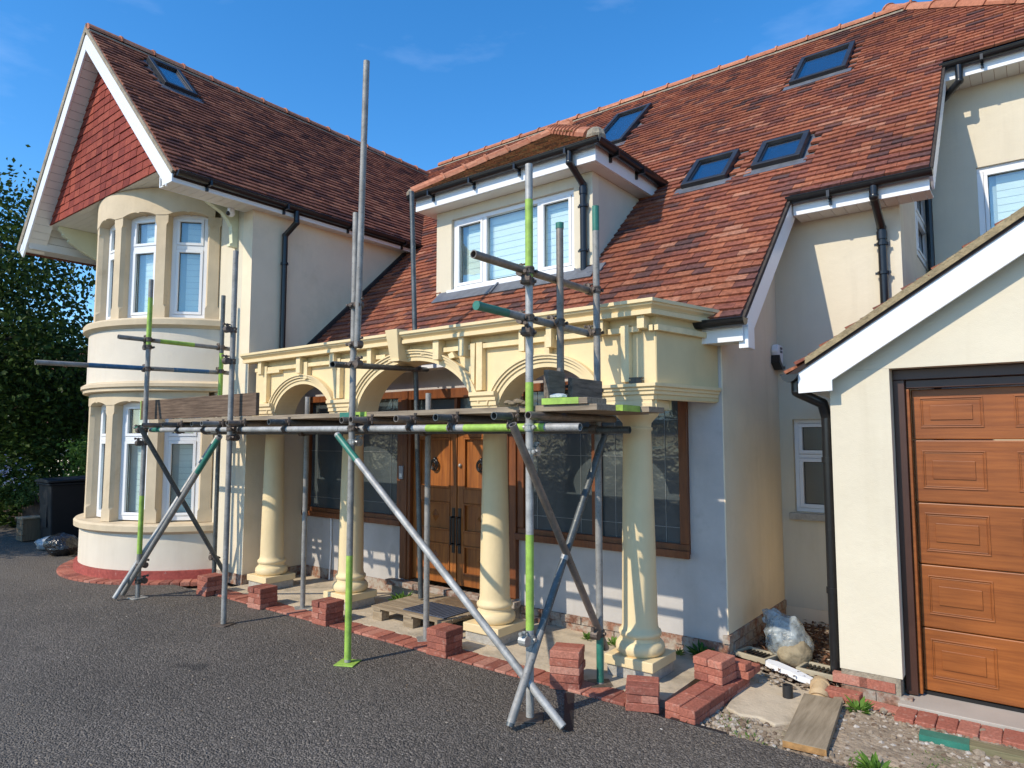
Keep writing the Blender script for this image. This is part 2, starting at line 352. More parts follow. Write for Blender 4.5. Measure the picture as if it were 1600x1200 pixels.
def frameM(o, u, v, n): 
    M = Matrix.Identity(4)
    for i, a in enumerate((u, v, n)):
        for j in range(3): M[j][i] = a[j]
    M.translation = V(o); return M
X_, Y_, Z_ = V((1, 0, 0)), V((0, 1, 0)), V((0, 0, 1))
# ================================================================== GROUND
g = MB(); g.box(-260, 260, -260, 260, -.6, -.06); mk('ground', g, SOIL, kind='structure')
g = MB(); g.box(-40, 14, -30, 3.84, -.059, 0)
g.box(-40, -11.3, 3.841, 14, -.058, -.001)
mk('driveway', g, TARMAC, kind='structure')
g = MB(); g.poly([(-2.51, 3.80, .003), (-2.455, 3.83, .003), (-2.15, 3.34, .003), (-2.205, 3.33, .003)]); mk('dark_strip', g, simple('near_black', (.012, .012, .013), .6, bscale=60, bstr=.6), kind='structure')  # thin near-black strip lying flat on the tarmac
# porch floor: rough concrete
g = MB(); g.box(-7.12, -1.93, 4.055, 5.04, -.06, .012); mk('porch_floor', g, CONC, kind='structure')
g = MB(); g.prism([(-1.60, 4.22, -.05), (-1.50, 4.16, -.05), (-1.38, 4.19, -.05), (-1.28, 4.14, -.05), (-1.18, 4.26, -.05), (-1.12, 4.34, -.05), (-1.13, 4.62, -.05), (-1.17, 4.85, -.05), (-1.34, 4.87, -.05), (-1.5, 4.95, -.05), (-1.72, 5.04, -.05), (-1.86, 5.04, -.05), (-1.86, 4.75, -.05), (-1.66, 4.7, -.05)], (0, 0, .052))
mk('concrete_slab', g, CONC, kind='structure', bevel=.01)
g = MB(); g.box(-1.86, -1.12, 5.05, 6.44, -.055, .012); mk('mulch_bed', g, MULCH, kind='structure')

# ================================================================== HOUSE
house = empty('house', (-4.5, 7, 0), 'large cream rendered house with steep red tiled roofs, dormer and round bay', 'house')
H = house
# left wing walls
g = MB()
g.box(-7.34, -7.14, 4.27, 11.5, .12, 4.33)       # side wall seen in shade
mk('side_wall', g, CREAM_LIFT, H)
BC = (-9.15, 4.97)
g = MB(); g.box(-7.87, -7.341, 4.27, 4.45, .12, 4.33); g.box(-11.2, -10.5, 4.27, 4.45, .12, 4.7); g.box(-7.87, -7.341, 4.272, 4.45, 4.331, 4.7)
g.box(-11.2, -11.0, 4.451, 11.5, .12, 4.6); g.box(-8.10, -7.871, 4.30, 4.45, .12, 4.70)
mk('front_wall', g, CREAM, H)
g = MB(); g.box(-11.2, -7.14, 11.3, 11.5, 0, 4.6); mk('rear_wall', g, CREAM, H)
g = MB(); g.box(-7.78, -7.13, 4.262, 4.44, 0, .118); g.box(-7.335, -7.128, 4.4405, 5.03, 0, .118); mk('plinth', g, OLDBRICK, H)
# bay
A0, A1 = -154, -26
g = MB(); g.arc(BC, [(1.585, 0), (1.585, .115), (1.3, .115), (1.3, 0)], A0, A1, 48); mk('bay_plinth', g, REDP, H, smooth=True)
g = MB(); g.arc(BC, [(1.54, .117), (1.54, .53), (1.3, .53), (1.3, .117)], A0, A1, 48); mk('bay_wall', g, WHITEREND, H, smooth=True)
g = MB(); g.arc(BC, [(1.54, 2.33), (1.54, 2.96), (1.3, 2.96), (1.3, 2.33)], A0, A1, 48)
mk('bay_wall', g, WHITEREND, H, smooth=True)
for z0, z1 in ((.532, .66), (2.962, 3.09)):
    g = MB(); g.arc(BC, [(1.545, z0), (1.56, z0 + .02), (1.605, z0 + .035), (1.608, z1 - .03), (1.59, z1 - .008), (1.25, z1), (1.25, z0)], A0, A1, 56)
    mk('bay_sill', g, STONE, H, smooth=True)
g = MB(); g.arc(BC, [(1.54, 2.205), (1.575, 2.215), (1.575, 2.25), (1.60, 2.262), (1.60, 2.30), (1.56, 2.328), (1.25, 2.328), (1.25, 2.205)], A0, A1, 56)
mk('bay_moulding', g, STONE, H, smooth=True)
MUL = [-152.5, -128, -103.5, -79, -54.5, -31]
def bay_point(a, r): return V((BC[0] + r * cos(radians(a)), BC[1] + r * sin(radians(a)), 0))
def window_unit(root, name, o, u, n, w_, z0, z1, fr=.05, layout='single', trans=None, blind=True, glass=None, depth=.06, blindmat=None):
    """plastic window: outer frame mesh + pane(s) + blind; o = left bottom corner on the wall face, u to the right, n outward"""
    u, n = V(u).normalized(), V(n).normalized(); o = V(o); h = z1 - z0
    ob = V((o.x, o.y, z0)); fm = MB()
    def bx(m_, a, b_, c): m_.obox(ob, u, Z_, n, a, b_, c)
    bx(fm, (0, w_), (0, fr), (-depth, 0)); bx(fm, (0, w_), (h - fr, h), (-depth, 0))
    bx(fm, (0, fr), (fr, h - fr), (-depth, 0)); bx(fm, (w_ - fr, w_), (fr, h - fr), (-depth, 0))
    lights = []
    if layout == 'single':
        if trans:
            bx(fm, (fr, w_ - fr), (trans - fr * .5, trans + fr * .5), (-depth, 0))
            lights = [(fr, w_ - fr, fr, trans - fr * .5), (fr, w_ - fr, trans + fr * .5, h - fr)]
        else: lights = [(fr, w_ - fr, fr, h - fr)]
    else:
        xs = [0] + [c for c in layout] + [w_]
        for c in layout: bx(fm, (c - fr * .5, c + fr * .5), (fr, h - fr), (-depth, 0))
        for i in range(len(xs) - 1):
            a = xs[i] + (fr if i == 0 else fr * .5); b_ = xs[i + 1] - (fr if i == len(xs) - 2 else fr * .5)
            lights.append((a, b_, fr, h - fr))
    wo_ = mk(name, fm, WHITE, root, bevel=.004)
    for i, (a, b_, c, d) in enumerate(lights):
        sash = i % 2 == 0 or layout == 'single'
        s_ = .035 if sash else .012
        if name != 'dark_window' and s_ > .02:
            sm_ = MB(); e = .002
            for q in (((a + e, b_ - e), (c + e, c + s_)), ((a + e, b_ - e), (d - s_, d - e)), ((a + e, a + s_), (c + s_, d - s_)), ((b_ - s_, b_ - e), (c + s_, d - s_))):
                bx(sm_, q[0], q[1], (-depth * .8, .008))
            mk('sash', sm_, WHITE, wo_, bevel=.003)
        p = MB(); bx(p, (a + s_, b_ - s_), (c + s_, d - s_), (-depth * .6, -depth * .6 + .006)); mk('pane', p, glass or GLASS, wo_)
        gk = MB(); t_ = .006
        for q in (((a + s_, b_ - s_), (c + s_, c + s_ + t_)), ((a + s_, b_ - s_), (d - s_ - t_, d - s_)), ((a + s_, a + s_ + t_), (c + s_ + t_, d - s_ - t_)), ((b_ - s_ - t_, b_ - s_), (c + s_ + t_, d - s_ - t_))):
            bx(gk, q[0], q[1], (-depth * .6 + .0065, -depth * .6 + .012))
        mk('gasket', gk, BLACK, wo_)
    if blind:
        bm_ = MB(); z = .03
        while z < h - .03:
            bx(bm_, (fr + blind * .1, w_ - fr), (z, min(z + .071, h - .02)), (-depth - .035, -depth - .032)); z += .075
        mk('blind', bm_, BLIND, wo_)
        bm_ = MB(); bx(bm_, (fr, w_ - fr), (.03, h - .02), (-depth - .048, -depth - .045)); mk('blind_back', bm_, BLINDB, wo_)
    return wo_
for (z0, z1, zh, dz) in ((.66, 2.05, 2.203, 0), (3.09, 4.36, 4.698, 1)):
    for a in MUL:
        # stone mullion with stopped chamfers
        g = MB(); hw = 3.05 if abs(a + 79) < 60 else 3.2
        for (za, zb, k) in ((z0, z0 + .13, 1.0), (z0 + .13, z1 - .09, .74), (z1 - .09, z1, 1.0)):
            lo, hi = k, k
            pts = []
            def sec(kk, z): 
                r_ = 1.50
                return [bay_point(a - hw * kk, r_).to_2d().to_3d() + Z_ * z, bay_point(a + hw * kk, r_).to_2d().to_3d() + Z_ * z,
                        bay_point(a + hw, r_ - .05).to_2d().to_3d() + Z_ * z, bay_point(a + hw * 1.1, 1.27).to_2d().to_3d() + Z_ * z,
                        bay_point(a - hw * 1.1, 1.27).to_2d().to_3d() + Z_ * z, bay_point(a - hw, r_ - .05).to_2d().to_3d() + Z_ * z]
            if k < 1:
                levels = [(za, 1.0), (za + .035, k), (zb - .035, k), (zb, 1.0)]
            else: levels = [(za, k), (zb, k)]
            vs_ = []; F = []
            for z, kk in levels: vs_ += sec(kk, z)
            for i in range(len(levels) - 1):
                for j in range(6): F.append((i * 6 + j, i * 6 + (j + 1) % 6, (i + 1) * 6 + (j + 1) % 6, (i + 1) * 6 + j))
            F += [tuple(range(6)), tuple((len(levels) - 1) * 6 + j for j in reversed(range(6)))]
            g.add(vs_, F)
        mk('stone_mullion', g, STONE, H)
    # stone head with shallow arched, shouldered soffits
    for i in range(5):
        a, b_ = MUL[i] - 0, MUL[i + 1]
        n_ = 24; vs_ = []; F = []
        for j in range(n_ + 1):
            t_ = j / n_; ang = a + (b_ - a) * t_
            zb = z1
            if .12 < t_ < .88:
                q = (t_ - .12) / .76; zb = z1 + .045 * (1 - abs(2 * q - 1) ** 2.5) + (-.014 if abs(q - .5) < .045 else 0)
            for r_, z in ((1.505, zb), (1.505, zh), (1.27, zh), (1.27, zb)): vs_.append(bay_point(ang, r_) + Z_ * z)
        for j in range(n_):
            for k in range(4): F.append((j * 4 + k, j * 4 + (k + 1) % 4, (j + 1) * 4 + (k + 1) % 4, (j + 1) * 4 + k))
        F += [(0, 1, 2, 3), tuple(n_ * 4 + k for k in (3, 2, 1, 0))]
        g = MB(); g.add(vs_, F); mk('stone_head', g, STONE, H)
    # windows between
    for i in range(5):
        a, b_ = MUL[i] + 2.9, MUL[i + 1] - 2.9; R_ = 1.385
        p, q = bay_point(a, R_), bay_point(b_, R_); u = (q - p).normalized(); n_ = V((u.y, -u.x, 0))
        window_unit(H, 'window', (p.x, p.y, 0), u, n_, (q - p).length, z0 + .012, z1 + .045, fr=.055, trans=(z1 - z0) * (.70 if i == 4 or dz == 0 or 1 else .7), blind=1)
        if i in (2, 3):
            g = MB(); o_ = p - n_ * .15
            for k in range(5): g.tube(o_ + u * (.03 + .022 * k) + Z_ * (z0 + .03), o_ + u * (.03 + .022 * k) + Z_ * (z1 - .02), .011, n=6)
            mk('curtain', g, CURT, H)
# soffit of the jettied gable
g = MB(); n_ = 9
for k in range(n_):
    y0 = 3.476 + k * (4.268 - 3.476) / n_; g.box(-11.86, -7.325, y0 + .003, y0 + (4.268 - 3.476) / n_, 4.702, 4.714)
mk('soffit', g, SOFF, H)
g = MB()
k = 0
y = 3.275
while y < 4.25:
    g.box(-7.298, -7.012, y, y + .096, 4.325, 4.338); y += .10
while y < 9.6:
    g.box(-7.139, -7.012, y, y + .096, 4.325, 4.338); y += .10
mk('eave_soffit', g, SOFF, H)
g = MB(); g.box(-7.012, -6.99, 3.272, 9.4, 4.315, 4.455); g.box(-7.32, -7.30, 3.272, 4.26, 4.325, 4.70); mk('fascia', g, WHITE, H, bevel=.003)
# left eave box (its boards show at the far left)
g = MB()
for k in range(3): g.box(-11.56 - 0 + .0, -11.26, 3.30 + k * .45, 3.30 + k * .45 + .44, 4.36, 4.372)
for k in range(10): g.box(-11.555, -11.21, 4.66 + k * .4, 4.66 + k * .4 + .39, 4.36, 4.372)
for k in range(3): g.box(-11.30, -11.285, 3.28, 4.26, 4.376 + k * .11, 4.376 + k * .11 + .104)
mk('eave_soffit', g, SOFF, H)

# ---- gable face
APEX = (-9.50, 6.95); LE = (-11.60, 4.36); RE = (-6.97, 4.42)
def gable_x(z, side, inset=0):
    if side > 0: return APEX[0] + (APEX[1] - z) * (RE[0] - APEX[0]) / (APEX[1] - RE[1]) - inset
    return APEX[0] - (APEX[1] - z) * (APEX[0] - LE[0]) / (APEX[1] - LE[1]) + inset
g = MB(); g.prism([(-11.40, 3.475, 4.715), (-7.30, 3.475, 4.715), (APEX[0] + .02, 3.475, 6.87)], (0, .12, 0)); gable = mk('gable_wall', g, UNDER, H)
hung = None; zc = 4.70; row = 0
while zc < 6.75:
    xl, xr = gable_x(zc + .05, -1, .13), gable_x(zc + .05, 1, .16)
    x = xl - random.random() * .0 + (0 if row % 2 else -.085)
    while x < xr:
        a, b_ = max(x + .002, xl), min(x + .168, xr)
        if b_ - a > .03:
            t_ = MB(); j = random.uniform(-.003, .003)
            t_.add([(a, 3.452 + j, zc), (b_, 3.452 + j, zc), (b_, 3.468, zc), (a, 3.468, zc), (a, 3.464 + j, zc + .13), (b_, 3.464 + j, zc + .13), (b_, 3.474, zc + .13), (a, 3.474, zc + .13)],
                   [(0, 3, 2, 1), (4, 5, 6, 7), (0, 1, 5, 4), (1, 2, 6, 5), (2, 3, 7, 6), (3, 0, 4, 7)])
            mk('hung_tile', t_, TILEH, gable)
        x += .17
    zc += .105; row += 1
# bargeboards: white board with mitred boxed foot, and cement verge
def barge(side):
    s = 1 if side > 0 else -1
    foot = (RE if side > 0 else LE)
    d = V((foot[0] - APEX[0], 0, foot[1] - APEX[1])); L = d.length; d.normalize(); nn = V((-d.z, 0, d.x)) * (1 if side > 0 else -1)
    if nn.z < 0: nn = -nn
    A = V((APEX[0], 3.25, APEX[1])); g = MB()
    lo = -.20
    g.prism([A - Z_ * .055, A + d * (L - .02) - nn * .035, A + d * (L - .02) - nn * .20 + 0 * Z_, A - Z_ * (.055 + .16 / abs(nn.z))], (0, .024, 0))
    f = A + d * (L - .02)
    # foot box
    x0, x1 = (foot[0] - .30, foot[0] - .018) if side > 0 else (foot[0] + .03, foot[0] + .30)
    if side > 0: g.prism([V((-6.988, 3.246, 4.315)), V((-6.988, 3.246, 4.43)), V((-7.15, 3.246, 4.575)), V((-7.235, 3.246, 4.50)), V((-7.20, 3.246, 4.315))], (0, .028, 0))
    else: g.prism([V((x0, 3.246, 4.345)), V((x0, 3.246, 4.42)), V((x0 + .17, 3.246, 4.47)), V((x0 + .17, 3.246, 4.36))], (0, .026, 0))
    mk('bargeboard', g, WHITE, H, bevel=.003)
    g = MB(); g.prism([A - Z_ * .05 + Y_ * -.012, A + d * L - nn * .03 + Y_ * -.012, A + d * L + nn * (.012 if side > 0 else .07) + Y_ * -.012, A + Z_ * (.02 if side > 0 else .07) + Y_ * -.012], (0, .06, 0)); mk('verge_mortar', g, MORTAR, H)
    # underside board behind the bargeboard (only seen on the left)
    g = MB(); k = 0; q = .12
    while q < L - .15:
        o_ = A + d * q - nn * .19; g.prism([o_, o_ + d * .11, o_ + d * .11 + nn * .008, o_ + nn * .008], (0, .225, 0)); q += .115
    g2 = MB(); g2.add([tuple(V(p) + V((0, .024, 0))) for p in g.v], g.f); mk('verge_soffit', g2, SOFF, H)
barge(1); barge(-1)
# brackets
def bracket(x, y_w, z_t, proj, drop):
    pts = [(0, 0), (proj, 0), (proj, -.05), (proj - .03, -.075), (proj - .055, -.10), (proj - .05, -.125), (proj - .085, -.15), (proj - .13, -.17), (proj - .125, -.20), (proj - .22, -.25),
           (proj - .32, -.31), (.20, -.40), (.13, -.47), (.085, -.54), (.07, -drop + .05), (.10, -drop + .03), (.10, -drop), (0, -drop)]
    g = MB(); g.prism([(x, y_w - a, z_t + b_) for a, b_ in pts], (.07, 0, 0)); mk('eave_bracket', g, simple('pale_green_cream', (.66, .66, .46), .6, var=.04) if 'pale_green_cream' not in MATS else MATS['pale_green_cream'], H, bevel=.004)
bracket(-7.52, 4.268, 4.70, .72, .78); bracket(-11.06, 4.268, 4.70, .72, .80)

# ================================================================== ROOFS
AN = math.atan(.95); MF = (V((0, 4.85, 2.53)), X_, V((0, cos(AN), sin(AN))), V((0, -sin(AN), cos(AN))))
def Zm(y): return 2.53 + .95 * (y - 4.85)
r2 = sqrt(.5); WF = (V((-6.97, 0, 4.42)), Y_, V((-r2, 0, r2)), V((r2, 0, r2)))
TW, TG = .165, .098
tile_me = None
def tile_verts(): 
    w_ = TW / 2 - .0018
    return ([(-w_, 0, .016), (w_, 0, .016), (w_, 0, .040), (-w_, 0, .040), (-w_, .165, .000), (w_, .165, .000), (w_, .165, .012), (-w_, .165, .012)],
            [(0, 1, 2, 3), (5, 4, 7, 6), (3, 2, 6, 7), (0, 4, 5, 1), (0, 3, 7, 4), (1, 5, 6, 2)])
TVS, TFS = tile_verts()
def tile_mesh(mat):
    me = bpy.data.meshes.new('roof_tile'); me.from_pydata(TVS, [], TFS); me.materials.append(mat); return me
def tiles(frame, ur, vr, inside, mat, roof, single=0, gauge=TG, name='roof_tile', lim=None):
    o_, u, v, n_ = frame; out = []
    v_ = vr[0]; row = 0
    while v_ < vr[1]:
        x = ur[0] + (TW / 2 if row % 2 else 0) + random.uniform(-.006, .006)
        while x < ur[1]:
            xo, lift = x, 0
            if lim:
                lo_, hi_ = lim(v_ + .05)
                if lo_ - TW * .5 < x < lo_ + TW / 2: x, lift = lo_ + TW / 2, -.0025
                elif hi_ - TW / 2 < x < hi_ + TW * .5: x, lift = hi_ - TW / 2, -.0025
            if inside(x, v_ + .05):
                jit = Matrix.Rotation(random.gauss(0, .008), 4, n_) @ Matrix.Rotation(random.gauss(0, .012), 4, v) @ Matrix.Rotation(random.gauss(0, .008), 4, u)
                M = frameM(o_ + u * x + v * (v_ + random.gauss(0, .0018)) + n_ * (random.uniform(0, .003) + lift), u, v, n_)
                M = Matrix.Translation(M.to_translation()) @ jit @ Matrix.Translation(-M.to_translation()) @ M
                out.append(M)
            x = xo + TW
        v_ += gauge; row += 1
    if single:
        C_ = V((0, 0, 1.65)); out.sort(key=lambda M: (M.to_translation() - C_).length)
        me = tile_mesh(mat)
        for M in out[:single]: inst(name, me, M, roof)
        out = out[single:]
    g = MB()
    for M in out: g.add([M @ V(p) for p in TVS], TFS)
    mk('tile_field', g, mat, roof, kind='stuff')
def slab(name, frame, pts, mat, parent, th=.05, off=-.004):
    o_, u, v, n_ = frame; g = MB(); P = [o_ + u * a + v * b_ + n_ * (off - th) for a, b_ in pts]; g.prism(P, n_ * th); return mk(name, g, mat, parent)
cA = cos(AN)
YR = 9.76; vR = (YR - 4.85) / cA
v2 = (6.20 - 4.85) / cA; v3 = (7.92 - 4.85) / cA
XV1, XV2 = -1.655, -.585
# skylights on the main roof: centre x, y, width, height up-slope
SKY = [(-4.62, 8.72, .46, 1.42, -4.62), ]
def mrect(x0, x1, y0, y1): return (x0, x1, (y0 - 4.85) / cA, (y1 - 4.85) / cA)
SK = [mrect(-5.02, -4.42, 8.28, 9.26), mrect(-2.20, -1.56, 8.44, 9.09), mrect(-2.87, -2.385, 6.68, 7.14), mrect(-2.14, -1.67, 6.72, 7.15)]
def in_main(x, v_):
    y = 4.85 + v_ * cA; z = Zm(y)
    if y > YR - .03: return False
    if v_ < v2 and x > XV1: return False
    if v_ < v3 and x > XV2: return False
    if y > 8.0 and x > -1.08 + (9.76 - y) * 1.22: return False
    if x < -7.12 and (z < 4.36 or x < -6.97 - (z - 4.42) - .12): return False
    if -5.50 < x < -3.38 and 5.60 < y < 7.0: return False
    for a, b_, c, d in SK:
        if a - .06 < x < b_ + .06 and c - .06 < v_ < d + .02: return False
    return True
mroof = slab('main_roof', MF, [(-7.13, -.03), (XV1, -.03), (XV1, v2), (XV2, v2), (XV2, v3), (1.5, v3), (1.5, (8.0 - 4.85) / cA), (-1.08, vR), (-9.4, vR), (-7.13, (6.85 - 4.85) / cA)], UNDER, H)
tiles(MF, (-9.8, 1.4), (-.03, vR), in_main, TILE, mroof, 300, lim=lambda v_: (-50, XV1 + .012 if v_ < v2 else (XV2 + .012 if v_ < v3 else 50)))
# wing roof
def in_wing(y, v_):
    z = 4.42 + v_ * r2; 
    if z > 6.93: return False
    ym = 4.85 + (z - 2.53) / .95
    if y > ym + .10: return False
    for a, b_, c, d in [(3.90, 4.33, 2.49, 3.28)]:
        if a - .05 < y < b_ + .07 and c - .04 < v_ < d + .02: return False
    return True
vW = (6.95 - 4.42) / r2
wroof = slab('wing_roof', WF, [(3.26, -.03), (6.85, -.03), (9.55, vW), (3.26, vW)], UNDER, H)
tiles(WF, (3.2, 9.9), (-.03, vW), in_wing, TILEW, wroof, lim=lambda v_: (3.255, 50))
# hidden far slope and rear slope close the hull
g = MB(); g.prism([(-9.5, 3.27, 6.93), (-11.62, 3.27, 4.34), (-11.62, 10.2, 4.34), (-9.5, 10.2, 6.93)], (-.03, 0, .03)); mk('rear_slope', g, TILEW, H)
g = MB(); g.prism([(-9.5, 9.77, 7.17), (-1.08, 9.77, 7.17), (3, 9.77, 7.17), (3, 14, 3.2), (-9.5, 14, 3.2)], (0, 0, .04)); mk('rear_slope', g, TILE, H)
# ridge tiles
rg = MB(); L_ = .30; nseg = 8
def halfround(m_, x0, x1, r, dz=0):
    for i in range(nseg):
        a0, a1 = pi * i / nseg, pi * (i + 1) / nseg
        p = [(x0, cos(a0) * r, sin(a0) * r + dz), (x0, cos(a1) * r, sin(a1) * r + dz), (x1, cos(a1) * r, sin(a1) * r + dz), (x1, cos(a0) * r, sin(a0) * r + dz)]
        m_.add(p, [(0, 1, 2, 3)])
    m_.add([(x1, cos(pi * i / nseg) * r, sin(pi * i / nseg) * r + dz) for i in range(nseg + 1)], [tuple(range(nseg + 1))])
    m_.add([(x0, cos(pi * i / nseg) * r, sin(pi * i / nseg) * r + dz) for i in range(nseg + 1)], [tuple(reversed(range(nseg + 1)))])
L_ = .42; halfround(rg, 0, L_ - .02, .095); halfround(rg, L_ - .028, L_ - .003, .112)
rme = bpy.data.meshes.new('ridge_tile'); rme.from_pydata(rg.v, [], rg.f); rme.materials.append(RIDGE)
def ridge(p, q, parent, step=L_, drop=-.02, sink=0):
    p, q = V(p), V(q); d = (q - p).normalized(); s_ = Z_.cross(d).normalized(); n_ = d.cross(s_); L2 = (q - p).length; k = int(L2 / step)
    mm = MB()
    for i in range(k + 1):
        inst('ridge_tile', rme, frameM(p + d * i * step + n_ * (drop + random.uniform(-.004, .004)), d, s_, n_), parent)
    b_ = MB(); b_.obox(p, d, s_, n_, (0, L2), (-.10, .10), (-.09, -.02 + drop)); mk('ridge_mortar', b_, MORTAR, parent)
ridge((-9.5, 3.25, 6.95), (-9.5, 9.9, 6.95), wroof)
ridge((-9.4, YR, 7.21), (-1.1, YR, 7.21), mroof)
ridge((1.2, 7.90, Zm(7.90) + .02), (-1.05, YR, 7.20), mroof)
# skylights
def skylight(frame, rect, parent, blind=False):
    o_, u, v, n_ = frame; a, b_, c, d = rect; f_ = .055
    fm = MB()
    for q in (((a, b_), (c, c + f_)), ((a, b_), (d - f_, d)), ((a, a + f_), (c + f_, d - f_)), ((b_ - f_, b_), (c + f_, d - f_))): fm.obox(o_, u, v, n_, q[0], q[1], (-.05, .085))
    for q in (((a + f_, b_ - f_), (c + f_, c + f_ + .02)), ((a + f_, a + f_ + .012), (c + f_ + .02, d - f_)), ((b_ - f_ - .012, b_ - f_), (c + f_ + .02, d - f_))): fm.obox(o_, u, v, n_, q[0], q[1], (.0, .065))
    s_ = mk('skylight', fm, DARKF, parent, bevel=.006)
    p = MB(); p.obox(o_, u, v, n_, (a + f_, b_ - f_), (c + f_, d - f_), (.045, .052)); mk('pane', p, GLASSR, s_)
    p = MB(); p.obox(o_, u, v, n_, (a + f_, b_ - f_), (c + f_, d - f_), (-.3, -.29)); mk('liner', p, BLINDB if not blind else BLIND, s_)
    p = MB(); p.obox(o_, u, v, n_, (a - .06, b_ + .06), (c - .11, c), (.022, .036)); p.obox(o_, u, v, n_, (a - .15, a), (c, d + .05), (.0, .009)); p.obox(o_, u, v, n_, (b_, b_ + .15), (c, d + .05), (.0, .009)); p.obox(o_, u, v, n_, (a, b_), (d, d + .10), (.0, .010))
    mk('flashing', p, LEAD, s_)
for i, r_ in enumerate(SK): skylight(MF, r_, H, i == 1)
skylight(WF, (3.90, 4.33, 2.49, 3.26), H, True)
# main roof verges (right hand edges): underside board + fascia
def vergeline(x, v0_, v1_):
    o_, u, v, n_ = MF; g = MB(); g.obox(o_, u, v, n_, (x + .0, x + .022), (v0_ - .02, v1_), (-.19, -.022)); mk('bargeboard', g, WHITE, H, bevel=.003)
    g = MB(); g.obox(o_, u, v, n_, (x - .02, x + .03), (v0_ - .03, v1_), (-.02, .012)); mk('verge_mortar', g, simple('dark_verge', (.05, .038, .03), .95, var=.4, scale=20) if 'dark_verge' not in MATS else MATS['dark_verge'], H)
vergeline(XV1 + .004, 0, v2 - .06); vergeline(XV2 + .004, v2, v3 - .06)

# ================================================================== WALLS OF THE MAIN RANGE
g = MB(); YW = 5.04
g.box(-7.139, -5.30, YW, YW + .2, .135, .755); g.box(-3.88, -2.155, YW, YW + .2, .135, .755); g.box(-7.139, -2.155, YW, YW + .2, 2.155, 2.5)
g.box(-2.155, -1.884, YW, YW + .2, .135, 2.5)
mk('porch_wall', g, GREY, H)
g = MB(); g.box(-7.139, -5.30, YW - .004, YW + .19, 0, .134); mk('wall_footing', g, OLDBRICK, H); g = MB(); g.box(-3.88, -1.871, YW - .004, YW + .19, 0, .134); mk('wall_footing', g, OLDBRICK, H)
# individual footing bricks where the plaster has fallen away
x = -3.84; 
bfm = MB(); bfm.box(-.1, .1, 0, .05, 0, .058)
bme = bpy.data.meshes.new('brick'); bme.from_pydata(bfm.v, [], bfm.f); bme.materials.append(OLDBRICK)
foot = [o for o in COL.objects if o.name.startswith('wall_footing')][1]
for rr in range(2):
    x = -3.78 + (rr % 2) * .105
    while x < -2.0:
        if not (random.random() < .30): inst('brick', bme, Matrix.Translation((x, YW - .016 - random.random() * .008, .006 + rr * .066)), foot)
        x += .212
# side wall + its brick base
g = MB(); g.prism([(-1.875, YW + .001, .20), (-1.875, 6.46, .20), (-1.875, 6.46, Zm(6.46) - .07), (-1.875, YW + .001, Zm(YW) - .07)], (-.2, 0, 0)); mk('side_wall', g, CREAM_LIFT, H)
g = MB(); g.box(-2.07, -1.868, YW + .191, 6.46, 0, .198); mk('wall_footing', g, OLDBRICK, H)
foot2 = [o for o in COL.objects if o.name.startswith('wall_footing')][-1]
for rr in range(3):
    y = 5.12 + (rr % 2) * .105
    while y < 6.4:
        inst('brick', bme, Matrix.Translation((-1.861, y, .006 + rr * .066)) @ Matrix.Rotation(pi / 2, 4, 'Z'), foot2); y += .212
# back wall of the recess, with opening for the small window
W2 = 6.45
g = MB(); g.box(-1.874, -1.76, W2, W2 + .2, .15, 3.79); g.box(-1.50, -.83, W2, W2 + .2, .15, 3.79); g.box(-1.76, -1.50, W2, W2 + .2, .15, .99); g.box(-1.76, -1.50, W2, W2 + .2, 1.82, 3.79)
mk('recess_wall', g, CREAM, H)
g = MB(); g.box(-1.873, -1.05, W2 - .003, W2 + .19, 0, .148); mk('wall_footing', g, CREAM_LIFT, H)
# return wall with a narrow window
g = MB(); g.box(-1.03, -.831, W2 + .201, 7.45, .15, 3.8); g.box(-1.03, -.831, 8.25, 8.399, .15, 4.9); g.box(-1.03, -.831, 7.451, 8.249, .15, 3.4); g.box(-1.03, -.831, 7.451, 8.249, 4.25, 4.85); g.box(-1.03, -.831, 6.9, 7.45, 3.801, 4.4)
mk('return_wall', g, simple('pinkish_render', (.62, .52, .40), .85, var=.05), H)
g = MB(); g.box(-.83, -.36, 8.2, 8.4, .15, 5.27); g.box(.94, 3.2, 8.2, 8.4, .15, 5.27); g.box(-.36, .94, 8.2, 8.4, .15, 3.6); g.box(-.36, .94, 8.2, 8.4, 4.4, 5.27); mk('right_wing_wall', g, CREAM, H)
g = MB(); g.box(-7.1, 3, 13.8, 14, 0, 4); g.box(3.0, 3.2, 8.41, 14, 0, 5.2); mk('rear_wall', g, CREAM, H)
window_unit(H, 'window', (-1.76, W2 + .05, 0), X_, -Y_, .5, .99, 1.82, fr=.035, trans=.50, blind=0, glass=GLASS)
g = MB(); g.box(-1.80, -1.30, W2 - .06, W2 + .04, .925, .985); mk('window_sill', g, PLINTHB, H, bevel=.006)
window_unit(H, 'window', (-.829, 7.46, 0), Y_, X_, .78, 3.42, 4.24, fr=.05, trans=.42, blind=0)
window_unit(H, 'window', (-.36, 8.23, 0), X_, -Y_, 1.3, 3.60, 4.40, fr=.055, layout=[.65], blind=1)
